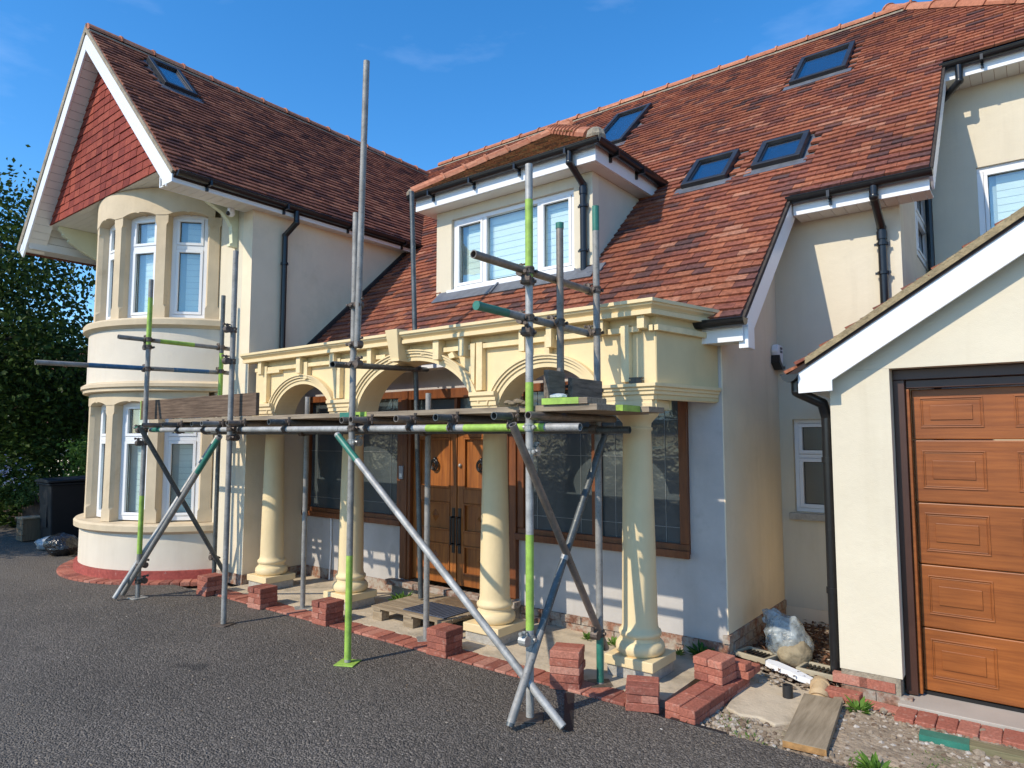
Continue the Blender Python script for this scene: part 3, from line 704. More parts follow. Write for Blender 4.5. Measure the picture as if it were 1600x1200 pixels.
# fascias, soffits and gutters of the main roof
def eave(x0, x1, y, z, drop=.12, back=.45, name='fascia'):
    g = MB(); g.box(x0, x1, y - .005, y + .017, z - .15, z - .015); mk('fascia', g, WHITE, H, bevel=.003)
    g = MB(); xx = x0
    while xx < x1 - .02: g.box(xx, min(xx + .096, x1), y + .018, y + back, z - .145, z - .133); xx += .10
    mk('eave_soffit', g, SOFF, H)
eave(-7.13, -1.64, 4.84, 2.50, back=.2); eave(-1.62, -.58, 6.19, Zm(6.19) - .03, back=.255); eave(-.56, 3.2, 7.91, Zm(7.91) - .03, back=.29)
g = MB(); g.box(-1.68, -1.61, 4.86, 5.0, 2.30, 2.47); mk('box_end', g, WHITE, H, bevel=.004)
def gutter(p, q, parent, r=.052, nb=0, out=None):
    p, q = V(p), V(q); d = (q - p).normalized(); s_ = Z_.cross(d).normalized(); g = MB(); L2 = (q - p).length
    k = 10; prof = [(cos(pi + pi * i / k) * r, sin(pi + pi * i / k) * r) for i in range(k + 1)]
    inner = [(a * .9, b_ * .9) for a, b_ in reversed(prof)]
    P = prof + inner; vs_ = [p + s_ * a + Z_ * b_ for a, b_ in P] + [q + s_ * a + Z_ * b_ for a, b_ in P]; m_ = len(P)
    F = [(i, (i + 1) % m_, m_ + (i + 1) % m_, m_ + i) for i in range(m_)]
    F += [tuple(range(k + 1)), tuple(m_ + i for i in range(k + 1))]
    g.add(vs_, F)
    # rolled rim and union clips
    g.tube(p + s_ * r, q + s_ * r, .006, n=6); g.tube(p - s_ * r, q - s_ * r, .006, n=6)
    o_ = mk('gutter', g, BLACK, parent, smooth=True)
    x = .35
    while nb and x < L2:
        b_ = MB(); c = p + d * x; b_.obox(c, d, s_, Z_, (-.012, .012), (-r - .004, r + .004), (-r - .014, -r * .2)); b_.obox(c, d, s_ * out, Z_, (-.012, .012), (-.06, -.03), (-r - .06, -r))
        mk('gutter_bracket', b_, BLACK, o_); x += nb
    return o_
gutter((-6.935, 3.27, 4.425), (-6.935, 7.0, 4.425), H, nb=.95, out=-1)
gutter((-7.10, 4.775, 2.505), (-1.60, 4.775, 2.505), H, nb=.9, out=-1)
gutter((-1.66, 6.135, Zm(6.19) - .035), (-.55, 6.135, Zm(6.19) - .035), H, nb=.85, out=-1)
gutter((-.60, 7.855, Zm(7.91) - .035), (3.1, 7.855, Zm(7.91) - .035), H, nb=.85, out=-1)
# valley/abutment flashing on the wing's side wall
g = MB(); o_, u, v, n_ = MF; g.obox(o_, u, v, n_, (-7.135, -7.085), (0, 2.6), (.03, .075)); mk('flashing', g, UNDER, H)
def downpipe(pts, parent, r=.034, clips=()):
    g = MB(); g.path(pts, r, 14)
    for p in pts[1:-1]: g.ball(p, r * 1.15, 12, 6)
    # sockets
    a, b_ = V(pts[-2]), V(pts[-1]); d = (b_ - a).normalized(); g.tube(a + d * .03, a + d * .10, r * 1.22, n=14)
    o_ = mk('downpipe', g, BLACK, parent, smooth=True)
    for c in clips:
        c = V(c); k = MB(); k.tube(c - Z_ * .012, c + Z_ * .012, r * 1.35, n=14); k.box(c.x - .06, c.x + .06, c.y - .008, c.y + .008, c.z - .01, c.z + .01); mk('pipe_clip', k, BLACK, o_)
downpipe([(-6.94, 4.72, 4.40), (-6.94, 4.72, 4.24), (-7.09, 4.67, 4.10), (-7.09, 4.67, 2.0), (-7.09, 4.67, .05)], H, clips=[(-7.09, 4.67, 3.75)])
downpipe([(-.97, 6.135, 3.78), (-.97, 6.135, 3.64), (-.965, 6.40, 3.44), (-.965, 6.40, .1)], H, clips=[(-.965, 6.4, 3.3), (-.965, 6.4, 3.05)])
downpipe([(-.44, 7.855, 5.36), (-.44, 7.855, 5.20), (-.78, 8.12, 4.98), (-.78, 8.12, .2)], H, clips=[(-.78, 8.12, 4.4)])
# ================================================================== DORMER (part of the house)
DY = 5.66
dz0 = Zm(DY) - .05
g = MB()
g.box(-5.505, -5.27, DY, DY + .12, dz0, 4.30); g.box(-3.59, -3.37, DY, DY + .12, dz0, 4.30); g.box(-5.27, -3.59, DY, DY + .12, 4.185, 4.30); g.box(-5.27, -3.59, DY, DY + .12, dz0, 3.34)
dorm = mk('dormer_front', g, CREAM, H)
for x in (-5.504, -3.49):
    g = MB(); g.prism([(x, DY + .121, dz0), (x, DY + .121, 4.30), (x, 7.2, 4.30)], (.12, 0, 0)); mk('dormer_cheek', g, simple('cheek_render', (.60, .53, .42), .85, var=.06, scale=1.5, bscale=140, bstr=.3, bdist=.004) if 'cheek_render' not in MATS else MATS['cheek_render'], H)
window_unit(H, 'window', (-5.268, DY + .04, 0), X_, -Y_, 1.676, 3.345, 4.183, fr=.05, layout=[.47, 1.22], blind=1)
g = MB(); g.box(-5.30, -3.56, DY - .05, DY + .02, 3.305, 3.343); mk('window_sill', g, WHITE, H, bevel=.004)
g = MB(); o_, u, v, n_ = MF; vv = (DY - 4.85) / cA; g.obox(o_, u, v, n_, (-5.42, -3.30), (vv - .20, vv + .0), (.036, .046)); 
for xx in (-4.55, -4.1): g.obox(o_, u, v, n_, (xx, xx + .025), (vv - .20, vv), (.046, .062))
mk('flashing', g, LEAD, H)
g = MB(); g.obox(o_, u, v, n_, (-3.372, -3.22), (vv - .12, vv + .02), (.034, .05)); mk('flashing', g, LEAD, H)
# fascia box
FX0, FX1, FY = -5.66, -3.215, 5.46
g = MB(); g.box(FX0, FX1, FY, FY + .022, 4.305, 4.46); g.box(FX1 - .022, FX1, FY + .023, 6.86, 4.305, 4.46); g.box(FX0, FX0 + .022, FY + .023, 6.86, 4.305, 4.46); mk('fascia', g, WHITE, H, bevel=.003)
g = MB(); g.box(FX0 + .022, FX1 - .022, FY + .022, DY, 4.302, 4.312); g.box(-3.37, FX1 - .022, DY + .001, 6.8, 4.302, 4.312); g.box(FX0 + .022, -5.506, DY + .001, 6.8, 4.302, 4.312); mk('eave_soffit', g, SOFF, H)
gutter((FX0 - .05, FY - .055, 4.478), (FX1 + .08, FY - .055, 4.478), H, nb=.62, out=-1)
gutter((FX1 + .055, FY - .08, 4.478), (FX1 + .055, 6.86, 4.478), H, nb=.55, out=-1)
downpipe([(-3.475, FY - .055, 4.44), (-3.475, FY - .055, 4.33), (-3.455, DY - .04, 4.17), (-3.455, DY - .04, 3.26)], H, clips=[(-3.455, DY - .04, 3.95), (-3.455, DY - .04, 3.5)])
# hipped roof
EZ = 4.48; AX, AY, AZ = -4.40, 6.58, 5.30
x0, x1, y0 = FX0 - .05, FX1 + .06, FY - .06
sF = (AZ - EZ) / (AY - y0); aF = math.atan(sF); DF = (V((0, y0, EZ)), X_, V((0, cos(aF), sin(aF))), V((0, -sin(aF), cos(aF))))
sR = (AZ - EZ) / (x1 - AX); aR = math.atan(sR); DR = (V((x1, 0, EZ)), Y_, V((-cos(aR), 0, sin(aR))), V((sin(aR), 0, cos(aR))))
LF, LR = (AY - y0) / cos(aF), (x1 - AX) / cos(aR)
droof = slab('dormer_roof', DF, [(x0, 0), (x1, 0), (AX, LF)], UNDER, H, th=.03)
yr = 4.85 + (AZ - 2.53) / .95; ye = 4.85 + (EZ - 2.53) / .95
tiles(DF, (x0, x1), (-.02, LF), lambda x, v_: x0 + (AX - x0) * v_ / LF < x < x1 - (x1 - AX) * v_ / LF, TILED, droof)
tiles(DR, (y0, yr), (-.02, LR), lambda y, v_: y0 + (AY - y0) * v_ / LR < y < ye + (yr - ye) * v_ / LR + .1, TILED, droof)
slab('dormer_roof', DR, [(y0, 0), (ye, 0), (yr, LR), (AY, LR)], UNDER, H, th=.03)
sL = (AZ - EZ) / (AX - x0); aL = math.atan(sL); DL = (V((x0, 0, EZ)), -Y_, V((cos(aL), 0, sin(aL))), V((-sin(aL), 0, cos(aL))))
slab('dormer_roof', DL, [(-y0, 0), (-ye, 0), (-yr, (AX - x0) / cos(aL)), (-AY, (AX - x0) / cos(aL))], TILED, H, th=.03)
ridge((x0 + .03, y0 + .03, EZ + .04), (AX, AY, AZ + .03), droof, step=.28)
ridge((x1 - .14, y0 + .14, EZ + .12), (AX, AY, AZ + .03), droof, step=.17)
ridge((AX, AY, AZ + .02), (AX, yr + .1, AZ + .02), droof, step=.28)
g = MB(); g.ball((x1 - .06, y0 + .07, EZ + .06), .10, 9, 6, (1, 1, .9)); mk('hip_mortar', g, MORTAR, droof); g = MB(); g.ball((x0 + .03, y0 + .02, EZ + .03), .07, 8, 5); mk('hip_mortar', g, MORTAR, droof)

# small fittings on the house
g = MB(); g.ball((-7.33, 4.10, 4.275), .045, 14, 8); g.tube((-7.33, 4.10, 4.275), (-7.33, 4.10, 4.325), .04, n=14)
cm = mk('camera_dome', g, WHITE, H, smooth=True)
g = MB(); g.ball((-7.325, 4.065, 4.262), .027, 12, 7); mk('lens', g, BLACK, cm, smooth=True)
g = MB(); g.prism([(-1.872, 6.28, 2.50), (-1.872, 6.40, 2.50), (-1.872, 6.43, 2.46), (-1.872, 6.42, 2.34), (-1.872, 6.36, 2.31), (-1.872, 6.30, 2.36), (-1.872, 6.25, 2.44)], (.06, 0, 0)); ab = mk('alarm_box', g, WHITE, H, bevel=.012)
g = MB(); g.prism([(-1.872, 6.26, 2.40), (-1.872, 6.30, 2.34), (-1.872, 6.36, 2.295), (-1.872, 6.42, 2.31), (-1.872, 6.42, 2.285), (-1.872, 6.34, 2.27), (-1.872, 6.25, 2.33)], (.075, 0, 0)); mk('alarm_base', g, BLACK, ab)
g = MB()
for z in (2.455, 2.425): 
    for y in (6.325, 6.35, 6.375): g.box(-1.8115, -1.8105, y, y + .018, z, z + .022)
mk('sounder_grille', g, DARKF, ab)

# ---- glazed screen and front door
def screen(x0, x1, muls, horiz):
    g = MB(); f_ = .075; z0, z1 = .757, 2.153
    g.box(x0, x1, YW - .03, YW + .09, z0, z0 + f_); g.box(x0, x1, YW - .03, YW + .09, z1 - f_, z1); g.box(x0, x0 + f_, YW - .03, YW + .09, z0 + f_, z1 - f_); g.box(x1 - f_, x1, YW - .03, YW + .09, z0 + f_, z1 - f_)
    for c in muls: g.box(c - .04, c + .04, YW - .032, YW + .088, z0 + f_, z1 - f_)
    o_ = mk('window', g, DOORF, H, bevel=.006)
    g = MB(); g.box(x0 - .01, x1 + .01, YW - .065, YW - .031, z0 - .03, z0 + .03); mk('window_sill', g, DOORF, o_, bevel=.006)
    xs = [x0 + f_] + [c for m_ in muls for c in (m_ - .04, m_ + .04)] + [x1 - f_]
    for a, b_ in zip(xs[::2], xs[1::2]):
        p = MB(); p.box(a, b_, YW + .012, YW + .02, z0 + f_, z1 - f_); mk('pane', p, FROST, o_)
        cmm = MB(); t_ = .002; e = .13; y_ = (YW + .007, YW + .0115)
        for xx in (a + e, b_ - e): cmm.box(xx - t_, xx + t_, *y_, z0 + f_, z1 - f_)
        for zz in (z0 + f_ + .12, 1.80, 1.50): cmm.box(a, b_, y_[0] - .001, y_[1] - .001, zz - t_, zz + t_)
        mk('lead_came', cmm, CAME, o_)
screen(-7.06, -5.36, [-6.2], None); screen(-3.82, -2.155, [-2.98], None)
g = MB(); DZ0, DZ1 = .19, 2.153; DX0, DX1 = -5.30, -3.88
g.box(DX0 - .06, DX0 + .09, YW - .05, YW + .12, DZ0, DZ1); g.box(DX1 - .09, DX1 + .06, YW - .05, YW + .12, DZ0, DZ1); g.box(DX0 + .09, DX1 - .09, YW - .05, YW + .12, DZ1 - .10, DZ1)
g.box(DX0 + .02, DX0 + .05, YW - .062, YW - .05, DZ0, DZ1); g.box(DX1 - .05, DX1 - .02, YW - .062, YW - .05, DZ0, DZ1)
g.box(DX0 + .09, DX1 - .09, YW - .05, YW + .12, 1.75, 1.83); mk('door_frame', g, DOORF, H, bevel=.006)
for xa, xb in ((DX0 + .092, (DX0 + DX1) / 2 - .02), ((DX0 + DX1) / 2 + .02, DX1 - .092)):
    g = MB(); g.box(xa, xb, YW + .02, YW + .03, 1.832, DZ1 - .102); mk('transom_light', g, FROST, H)
g = MB(); g.box((DX0 + DX1) / 2 - .019, (DX0 + DX1) / 2 + .019, YW - .03, YW + .08, 1.832, DZ1 - .102); mk('transom_mullion', g, DOORF, H)
def knocker(c, parent):
    k = MB(); c = V(c); n_ = 18
    for (r_, rr, dy) in ((.055, .010, -.025), (.036, .008, -.035)):
        P = [c + V((cos(2 * pi * i / n_) * r_ * .85, dy, sin(2 * pi * i / n_) * r_ - .02)) for i in range(n_ + 1)]
        for a, b_ in zip(P, P[1:]): k.tube(a, b_, rr, n=6)
    k.ball(c + V((0, -.012, .035)), .024, 10, 6); mk('knocker', k, BLACK, parent, smooth=True)
def leaf(x0, x1, knx, flip):
    g = MB(); y0, y1 = YW - .005, YW + .04; z0, z1 = DZ0 + .02, 1.745; st = .085; rails = [(z0, z0 + .11), (.60, .73), (1.01, 1.15), (z1 - .09, z1)]
    g.box(x0, x0 + st, y0, y1, z0, z1); g.box(x1 - st, x1, y0, y1, z0, z1)
    for a, b_ in rails: g.box(x0 + st, x1 - st, y0, y1, a, b_)
    o_ = mk('front_door', g, DOORW, H, bevel=.006)
    for (a, b_), hi in zip(zip([r_[1] for r_ in rails[:-1]], [r_[0] for r_ in rails[1:]]), (0, 0, 1)):
        p = MB(); p.box(x0 + st, x1 - st, y0 + .022, y1 - .005, a, b_); mk('panel', p, DOORW, o_)
        m_ = MB(); t_ = .018
        for q in (((x0 + st, x1 - st), (a, a + t_)), ((x0 + st, x1 - st), (b_ - t_, b_)), ((x0 + st, x0 + st + t_), (a + t_, b_ - t_)), ((x1 - st - t_, x1 - st), (a + t_, b_ - t_))): m_.box(q[0][0], q[0][1], y0 - .008, y0 + .0215, q[1][0], q[1][1])
        mk('panel_moulding', m_, DOORW, o_, bevel=.004)
        if not hi:
            cx, cz = (x0 + x1) / 2, (a + b_) / 2; d = MB(); r_ = .055
            d.add([(cx, y0 + .0215, cz - r_ * 1.2), (cx + r_, y0 + .0215, cz), (cx, y0 + .0215, cz + r_ * 1.2), (cx - r_, y0 + .0215, cz), (cx, y0 - .012, cz)], [(0, 1, 4), (1, 2, 4), (2, 3, 4), (3, 0, 4), (3, 2, 1, 0)])
            mk('diamond_boss', d, DOORW, o_)
    knocker(((x0 + x1) / 2 + knx, y0 + .02, 1.40), o_)
    hx = x1 - .035 if flip else x0 + .035
    h_ = MB(); h_.tube((hx, y0 - .045, .60), (hx, y0 - .045, .88), .010, n=8); h_.tube((hx, y0, .61), (hx, y0 - .045, .61), .009, n=8); h_.tube((hx, y0, .87), (hx, y0 - .045, .87), .009, n=8); h_.box(hx - .018, hx + .018, y0 - .006, y0, .52, .96)
    mk('pull_handle', h_, BLACK, o_)
mid = (DX0 + DX1) / 2
leaf(DX0 + .092, mid - .006, 0, True); leaf(mid + .006, DX1 - .092, 0, False)
g = MB(); g.ball((mid + .05, YW - .015, 1.38), .020, 12, 8); mk('door_lock', g, CLAMPL, H, smooth=True)
g = MB(); g.box(-5.37, -5.31, YW - .065, YW - .04, 1.22, 1.36); it = mk('intercom', g, simple('grey_plastic', (.30, .31, .34), .4), H, bevel=.005)
g = MB(); g.box(-5.355, -5.325, YW - .0665, YW - .0655, 1.24, 1.28); mk('call_button', g, WHITE, it)
# brick door step over rough concrete
g = MB(); g.box(-5.42, -3.80, YW - .10, YW - .06, .013, .118); g.box(-5.42, -3.80, YW - .06, YW - .006, .013, .128); stp = mk('door_step', g, MORTAR, H, bevel=.01)
x = -5.46
while x < -3.78:
    b_ = MB(); l_ = .205; b_.box(x, min(x + l_, -3.76), YW - .16 + random.uniform(-.01, .01), YW - .052, .132, .186); mk('brick', b_, OLDBRICK, stp, bevel=.005); x += .215
# cable in the porch corner and fallen dark stay
g = MB(); g.path([(-6.55, YW - .02, .74), (-6.54, YW - .02, .40), (-6.56, YW - .02, .02)], .008, 6); mk('loose_cable', g, WHITE, H)
g = MB(); 
for i in range(14):
    a0, a1 = pi * i / 14, pi * (i + 1) / 14; c = V((-2.62, YW - .05, 1.84)); R_ = .10
    g.tube(c + V((-cos(a0) * R_ * 1.2, 0, sin(a0) * R_)), c + V((-cos(a1) * R_ * 1.2, 0, sin(a1) * R_)), .005, n=6)
mk('loop_of_cable', g, CAME, H)

# ================================================================== PORTICO
por = empty('portico', (-4.5, 4.4, 0), 'unfinished cream yellow portico of three arches on four round columns', 'portico')
CX = [-6.80, -5.44, -3.60, -2.28]; CY = 4.42
for x in CX:
    g = MB(); g.box(x - .17, x + .17, CY - .17, CY + .17, .0125, .088); pb = mk('plinth_block', g, PLINTHB, por, bevel=.004)
    g = MB(); g.box(x - .185, x + .185, CY - .185, CY + .185, .088, .155); mk('plinth_slab', g, YEL, por, bevel=.006)
    g = MB(); pr_ = [(.150, .155), (.165, .170), (.172, .195), (.168, .222), (.152, .243), (.138, .25), (.136, .272), (.146, .280), (.150, .295), (.146, .312), (.132, .32), (.126, .345)]
    for i in range(14):
        t_ = i / 13; pr_.append((.124 - .024 * t_ ** 1.3, .37 + t_ * 1.33))
    pr_ += [(.109, 1.708), (.109, 1.725), (.100, 1.732), (.103, 1.76), (.124, 1.785), (.150, 1.81), (.158, 1.83), (.158, 1.848)]
    g.lathe((x, CY), pr_, 40); mk('column', g, YEL, por, smooth=True, angle=50)
PF, PB = 4.30, 4.54
def ell(cx, a, b_, zs, n_=28, d=0): return [(cx + (a + d) * cos(pi * i / n_), zs + (b_ + d) * sin(pi * i / n_)) for i in range(n_ + 1)]
ZS, ZT = 1.85, 2.44
ARCH = [(-7.02, -5.42, -6.12, .50, .37), (-5.42, -3.59, -4.47, .75, .50), (-3.59, -2.06, -3.0, .46, .35)]
ARCH[2] = (-3.59, -2.066, -3.0, .46, .35)
for x0, x1, cx, a, b_ in ARCH:
    out = [(x0, ZS), (x0, ZT), (x1, ZT), (x1, ZS)] + ell(cx, a, b_, ZS)
    # build as strips to keep the arch edge clean
    g = MB(); E_ = ell(cx, a, b_, ZS)
    for y in (PF, PB):
        for (p, q) in zip(E_, E_[1:]): g.add([(p[0], y, p[1]), (q[0], y, q[1]), (q[0], y, ZT), (p[0], y, ZT)], [(0, 1, 2, 3)])
        g.add([(x0, y, ZS), (cx - a, y, ZS), (cx - a, y, ZT), (x0, y, ZT)], [(0, 1, 2, 3)]); g.add([(cx + a, y, ZS), (x1, y, ZS), (x1, y, ZT), (cx + a, y, ZT)], [(0, 1, 2, 3)])
    for (p, q) in zip(E_, E_[1:]): g.add([(p[0], PF, p[1]), (q[0], PF, q[1]), (q[0], PB, q[1]), (p[0], PB, p[1])], [(0, 1, 2, 3)])
    g.add([(x0, PF, ZS), (cx - a, PF, ZS), (cx - a, PB, ZS), (x0, PB, ZS)], [(0, 1, 2, 3)]); g.add([(cx + a, PF, ZS), (x1, PF, ZS), (x1, PB, ZS), (cx + a, PB, ZS)], [(0, 1, 2, 3)])
    g.add([(x0, PF, ZT), (x1, PF, ZT), (x1, PB, ZT), (x0, PB, ZT)], [(0, 1, 2, 3)])
    mk('arch_panel', g, YEL, por)
    # archivolt in three fasciae
    g = MB()
    for d0, d1, yy in ((.001, .040, PF - .022), (.040, .062, PF - .034), (.066, .088, PF - .048), (.088, .100, PF - .060)):
        I, O = ell(cx, a, b_, ZS, 40, d0), ell(cx, a, b_, ZS, 40, d1)
        I = [p for p in I]; k = len(I); vs_ = []
        for i in range(k): vs_ += [(I[i][0], PF - .001, I[i][1]), (I[i][0], yy, I[i][1]), (O[i][0], yy, O[i][1]), (O[i][0], PF - .001, O[i][1])]
        s0, s1 = 0, k - 1
        F = []
        for i in range(k - 1):
            if I[i][1] < 1.94 and I[i + 1][1] < 2.0: continue
            for j in range(4): F.append((i * 4 + j, i * 4 + (j + 1) % 4, (i + 1) * 4 + (j + 1) % 4, (i + 1) * 4 + j))
        g.add(vs_, F)
    mk('archivolt', g, YEL, por)
# imposts
IMP = [(0, 1.852), (.035, 1.852), (.035, 1.915), (.05, 1.92), (.05, 1.955), (.062, 1.96), (.062, 1.985), (.08, 2.0), (.08, 2.03), (0, 2.04)]
for x0, x1 in ((-7.03, -6.62), (-5.63, -5.215), (-3.725, -3.455)):
    g = MB(); g.sweep(IMP, [(x0, PB - .001), (x0, PF), (x1, PF), (x1, PB - .001)][1:3]); g2 = g
    mk('impost', g, YEL, por)
IMPU = [(0, 1.918), (.035, 1.918), (.035, 1.950), (.05, 1.955), (.05, 1.978), (.062, 1.983), (.062, 2.0), (.078, 2.008), (.078, 2.03), (0, 2.036)]
g = MB(); g.sweep(IMPU, [(-2.545, PF), (-2.10, PF), (-1.95, 5.03)]); mk('impost', g, YEL, por)
g = MB(); g.box(-2.52, -2.085, 4.268, PB, 1.88, 1.917); mk('impost', g, YEL, por)
g = MB(); g.box(-2.45, -2.08, 4.262, PB, 1.851, 1.90); mk('abacus', g, YEL, por, bevel=.004)
for x in CX[:3]:
    g = MB(); g.box(x - .175, x + .175, 4.262, PB, 1.8485, 1.8515); mk('abacus', g, YEL, por)
# return side panel
g = MB(); a, b_ = V((-2.0605, PF + .003, 1.925)), V((-1.905, 5.035, 1.925)); g.prism([a, b_, b_ + Z_ * .576, a + Z_ * .576], (-.05, .0, 0)); mk('side_panel', g, simple('yellow_ply', (.66, .53, .29), .6, var=.08, scale=2.5, dirt=((.50, .38, .18), 2, .55, .9)), por)
# cornice
CP = [(0, 2.50), (.12, 2.50), (.12, 2.532), (.108, 2.536), (.118, 2.548), (.138, 2.562), (.142, 2.575), (.155, 2.578), (.155, 2.602), (0, 2.605)]
for pth in ([(-7.12, PF), (-5.72, PF)], [(-5.716, PF - .003), (-4.665, PF - .003)], [(-4.49, PF), (-2.13, PF), (-1.945, 5.03)]):
    g = MB(); g.sweep(CP, pth); mk('cornice', g, YEL, por)
g = MB(); g.box(-7.02, -2.10, PF + .001, 4.40, ZT + .001, 2.5); mk('top_rail', g, YELW, por)
# exposed battens and blocks waiting for cladding
def tim(n, x0, x1, z0, z1, y0=4.205, y1=4.298): 
    g = MB(); g.box(x0, x1, y0, y1, z0, z1); mk(n, g, YELW, por, bevel=.002)
for x0, x1, z0 in ((-6.84, -6.78, 2.36), (-6.13, -6.06, 2.33), (-5.57, -5.50, 2.36), (-5.0, -4.94, 2.34), (-4.13, -4.06, 2.33), (-3.83, -3.77, 2.34), (-3.19, -3.135, 2.33), (-2.93, -2.88, 2.34), (-2.49, -2.43, 2.40), (-2.16, -2.105, 2.41)):
    tim('bracket_block', x0, x1, z0, 2.499)
for x0, x1, z0 in ((-6.80, -6.73, 2.045), (-6.05, -5.99, 2.27), (-5.50, -5.45, 2.045), (-3.665, -3.60, 2.045), (-2.97, -2.925, 2.28), (-2.31, -2.245, 2.045)):
    tim('vertical_batten', x0, x1, z0, 2.45, 4.245, 4.2985)
g = MB(); g.prism([(-5.56, 4.235, 2.35), (-5.50, 4.235, 2.35), (-5.53, 4.262, 2.045), (-5.565, 4.262, 2.045)], (0, .03, 0)); mk('vertical_batten', g, YELW, por)
g = MB(); g.prism([(-3.72, 4.235, 2.44), (-3.67, 4.235, 2.44), (-3.70, 4.262, 2.045), (-3.735, 4.262, 2.045)], (0, .03, 0)); mk('vertical_batten', g, YELW, por)
for x0, x1 in ((-6.98, -6.14), (-6.04, -5.58), (-5.48, -5.01), (-4.93, -4.80), (-4.33, -4.14), (-4.05, -3.84), (-3.76, -3.20), (-3.13, -2.94), (-2.87, -2.50), (-2.42, -2.17), (-2.10, -2.065)):
    tim('rail_batten', x0, x1, 2.395, 2.435, 4.255, 4.299)
tim('rail_batten', -6.78, -6.5, 2.365, 2.394, 4.25, 4.299)
g = MB(); g.prism([(-2.055, 4.26, 2.395), (-1.90, 5.03, 2.395), (-1.90, 5.03, 2.435), (-2.055, 4.26, 2.435)], (.03, -.002, 0)); mk('rail_batten', g, YELW, por)
# keystone
g = MB(); vs_ = [(-4.655, 4.12, 2.63), (-4.495, 4.12, 2.63), (-4.52, 4.17, 2.36), (-4.63, 4.17, 2.36), (-4.655, 4.34, 2.63), (-4.495, 4.34, 2.63), (-4.52, 4.34, 2.36), (-4.63, 4.34, 2.36)]
g.add(vs_, [(0, 1, 2, 3), (4, 7, 6, 5), (0, 4, 5, 1), (1, 5, 6, 2), (2, 6, 7, 3), (3, 7, 4, 0)]); mk('keystone', g, YEL, por, bevel=.005)
g = MB(); g.box(-4.645, -4.505, 4.16, 4.34, 2.345, 2.362); mk('keystone_base', g, YEL, por)
g = MB(); g.prism([(-3.98, 4.24, 2.37), (-3.93, 4.24, 2.39), (-3.90, 4.24, 2.34), (-3.96, 4.24, 2.33)], (0, .055, 0)); mk('wedge', g, YELW, por)
tag_ = dict(cat='bracket')
g = MB(); g.box(-2.235, -2.135, 4.22, 4.255, 2.032, 2.05); g.box(-2.225, -2.145, 4.225, 4.25, 2.05, 2.062); g.box(-2.235, -2.135, 4.22, 4.255, 2.062, 2.072)
mk('metal_offcut', g, BLACK, label='short black metal channel lying on the ledge at the portico corner', cat='metal offcut')

# ================================================================== GARAGE
gar = empty('garage', (.43, 6, 0), 'cream rendered garage with white gable bargeboards and golden oak sectional door', 'garage')
GY = 4.95; GX0, GX1 = -1.10, 2.0; AXg, AZg = .45, 3.19
def gz(x): return 2.13 + (x + 1.28) * .64 if x < AXg else 2.13 + (AXg + 1.28) * .64 - (x - AXg) * .64
g = MB(); g.prism([(GX0, GY, .145), (-.74, GY, .145), (-.74, GY, 2.10), (GX0, GY, 2.10)], (0, .2, 0))
g.prism([(GX0, GY, 2.101), (1.64, GY, 2.101), (2.0, GY, 2.101), (2.0, GY, gz(2.0) - .08), (AXg, GY, gz(AXg) - .08), (GX0, GY, gz(GX0) - .08)], (0, .2, 0))
g.prism([(1.64, GY, .145), (2.0, GY, .145), (2.0, GY, 2.10), (1.64, GY, 2.10)], (0, .2, 0)); mk('wall', g, CREAM, gar)
g = MB(); g.box(GX0, GX0 + .2, GY + .201, 6.64, 0, 2.10); g.box(1.8, 2.0, GY + .201, 8.1, 0, 2.1); mk('side_wall', g, CREAM_LIFT, gar)
g = MB(); g.box(GX0 + .006, -.752, GY + .004, GY + .195, -.05, .143); pier = mk('brick_base', g, MORTAR, gar)
bfm = MB(); bfm.box(-.102, .102, 0, .05, 0, .06); b2 = bpy.data.meshes.new('brick'); b2.from_pydata(bfm.v, [], bfm.f); b2.materials.append(BRICK)
for rr in range(2):
    for x in ((-.995, -.79) if rr % 2 == 0 else (-1.045, -.885)): inst('brick', b2 if rr else bme, Matrix.Translation((x, GY - .006, -.02 + rr * .07)), pier)
# roof
d = V((AXg + 1.28, 0, (AXg + 1.28) * .64)); Lg = d.length; d.normalize(); ng = V((-d.z, 0, d.x))
GFm = (V((-1.34, 0, 2.13 - .06 * .64)), -Y_, d, ng)
groof = slab('garage_roof', GFm, [(-6.62, 0), (-4.83, 0), (-4.83, Lg + .05), (-6.62, Lg + .05)], UNDER, gar, th=.03)
tiles(GFm, (-6.6, -4.80), (-.02, Lg + .05), lambda u_, v_: True, TILE, groof, 80, lim=lambda v_: (-50, -4.815))
g = MB(); g.prism([(AXg, 4.83, gz(AXg)), (2.3, 4.83, gz(2.3)), (2.3, 8.1, gz(2.3)), (AXg, 8.1, gz(AXg))], (0, 0, -.04)); mk('garage_roof', g, TILE, gar)
g = MB(); P = [V((-1.30, 4.84, 2.12)), V((-1.30, 4.84, 2.155)), V((AXg, 4.84, gz(AXg) + .03)), V((AXg, 4.84, gz(AXg) - .03))]
g.prism([V((-1.22, 4.815, 2.15 + .0)), V((-1.22, 4.815, 2.195)), V((AXg, 4.815, gz(AXg) + .035)), V((AXg, 4.815, gz(AXg) - .02))], (0, .05, 0)); mk('verge_mortar', g, simple('verge_cement', (.30, .23, .13), .95, var=.3, scale=12, bscale=50, bstr=1, bdist=.012), gar)
g = MB(); zt = .16
g.prism([V((-1.275, 4.84, 1.955)), V((-1.275, 4.84, 2.115)), V((AXg, 4.84, gz(AXg) - .025)), V((AXg, 4.84, gz(AXg) - .225)), V((-1.06, 4.84, gz(-1.06) - .235)), V((-1.06, 4.84, 1.965))], (0, .025, 0))
g.prism([V((AXg, 4.84, gz(AXg) - .025)), V((2.3, 4.84, gz(2.3) - .02)), V((2.3, 4.84, gz(2.3) - .22)), V((AXg, 4.84, gz(AXg) - .225))], (0, .025, 0))
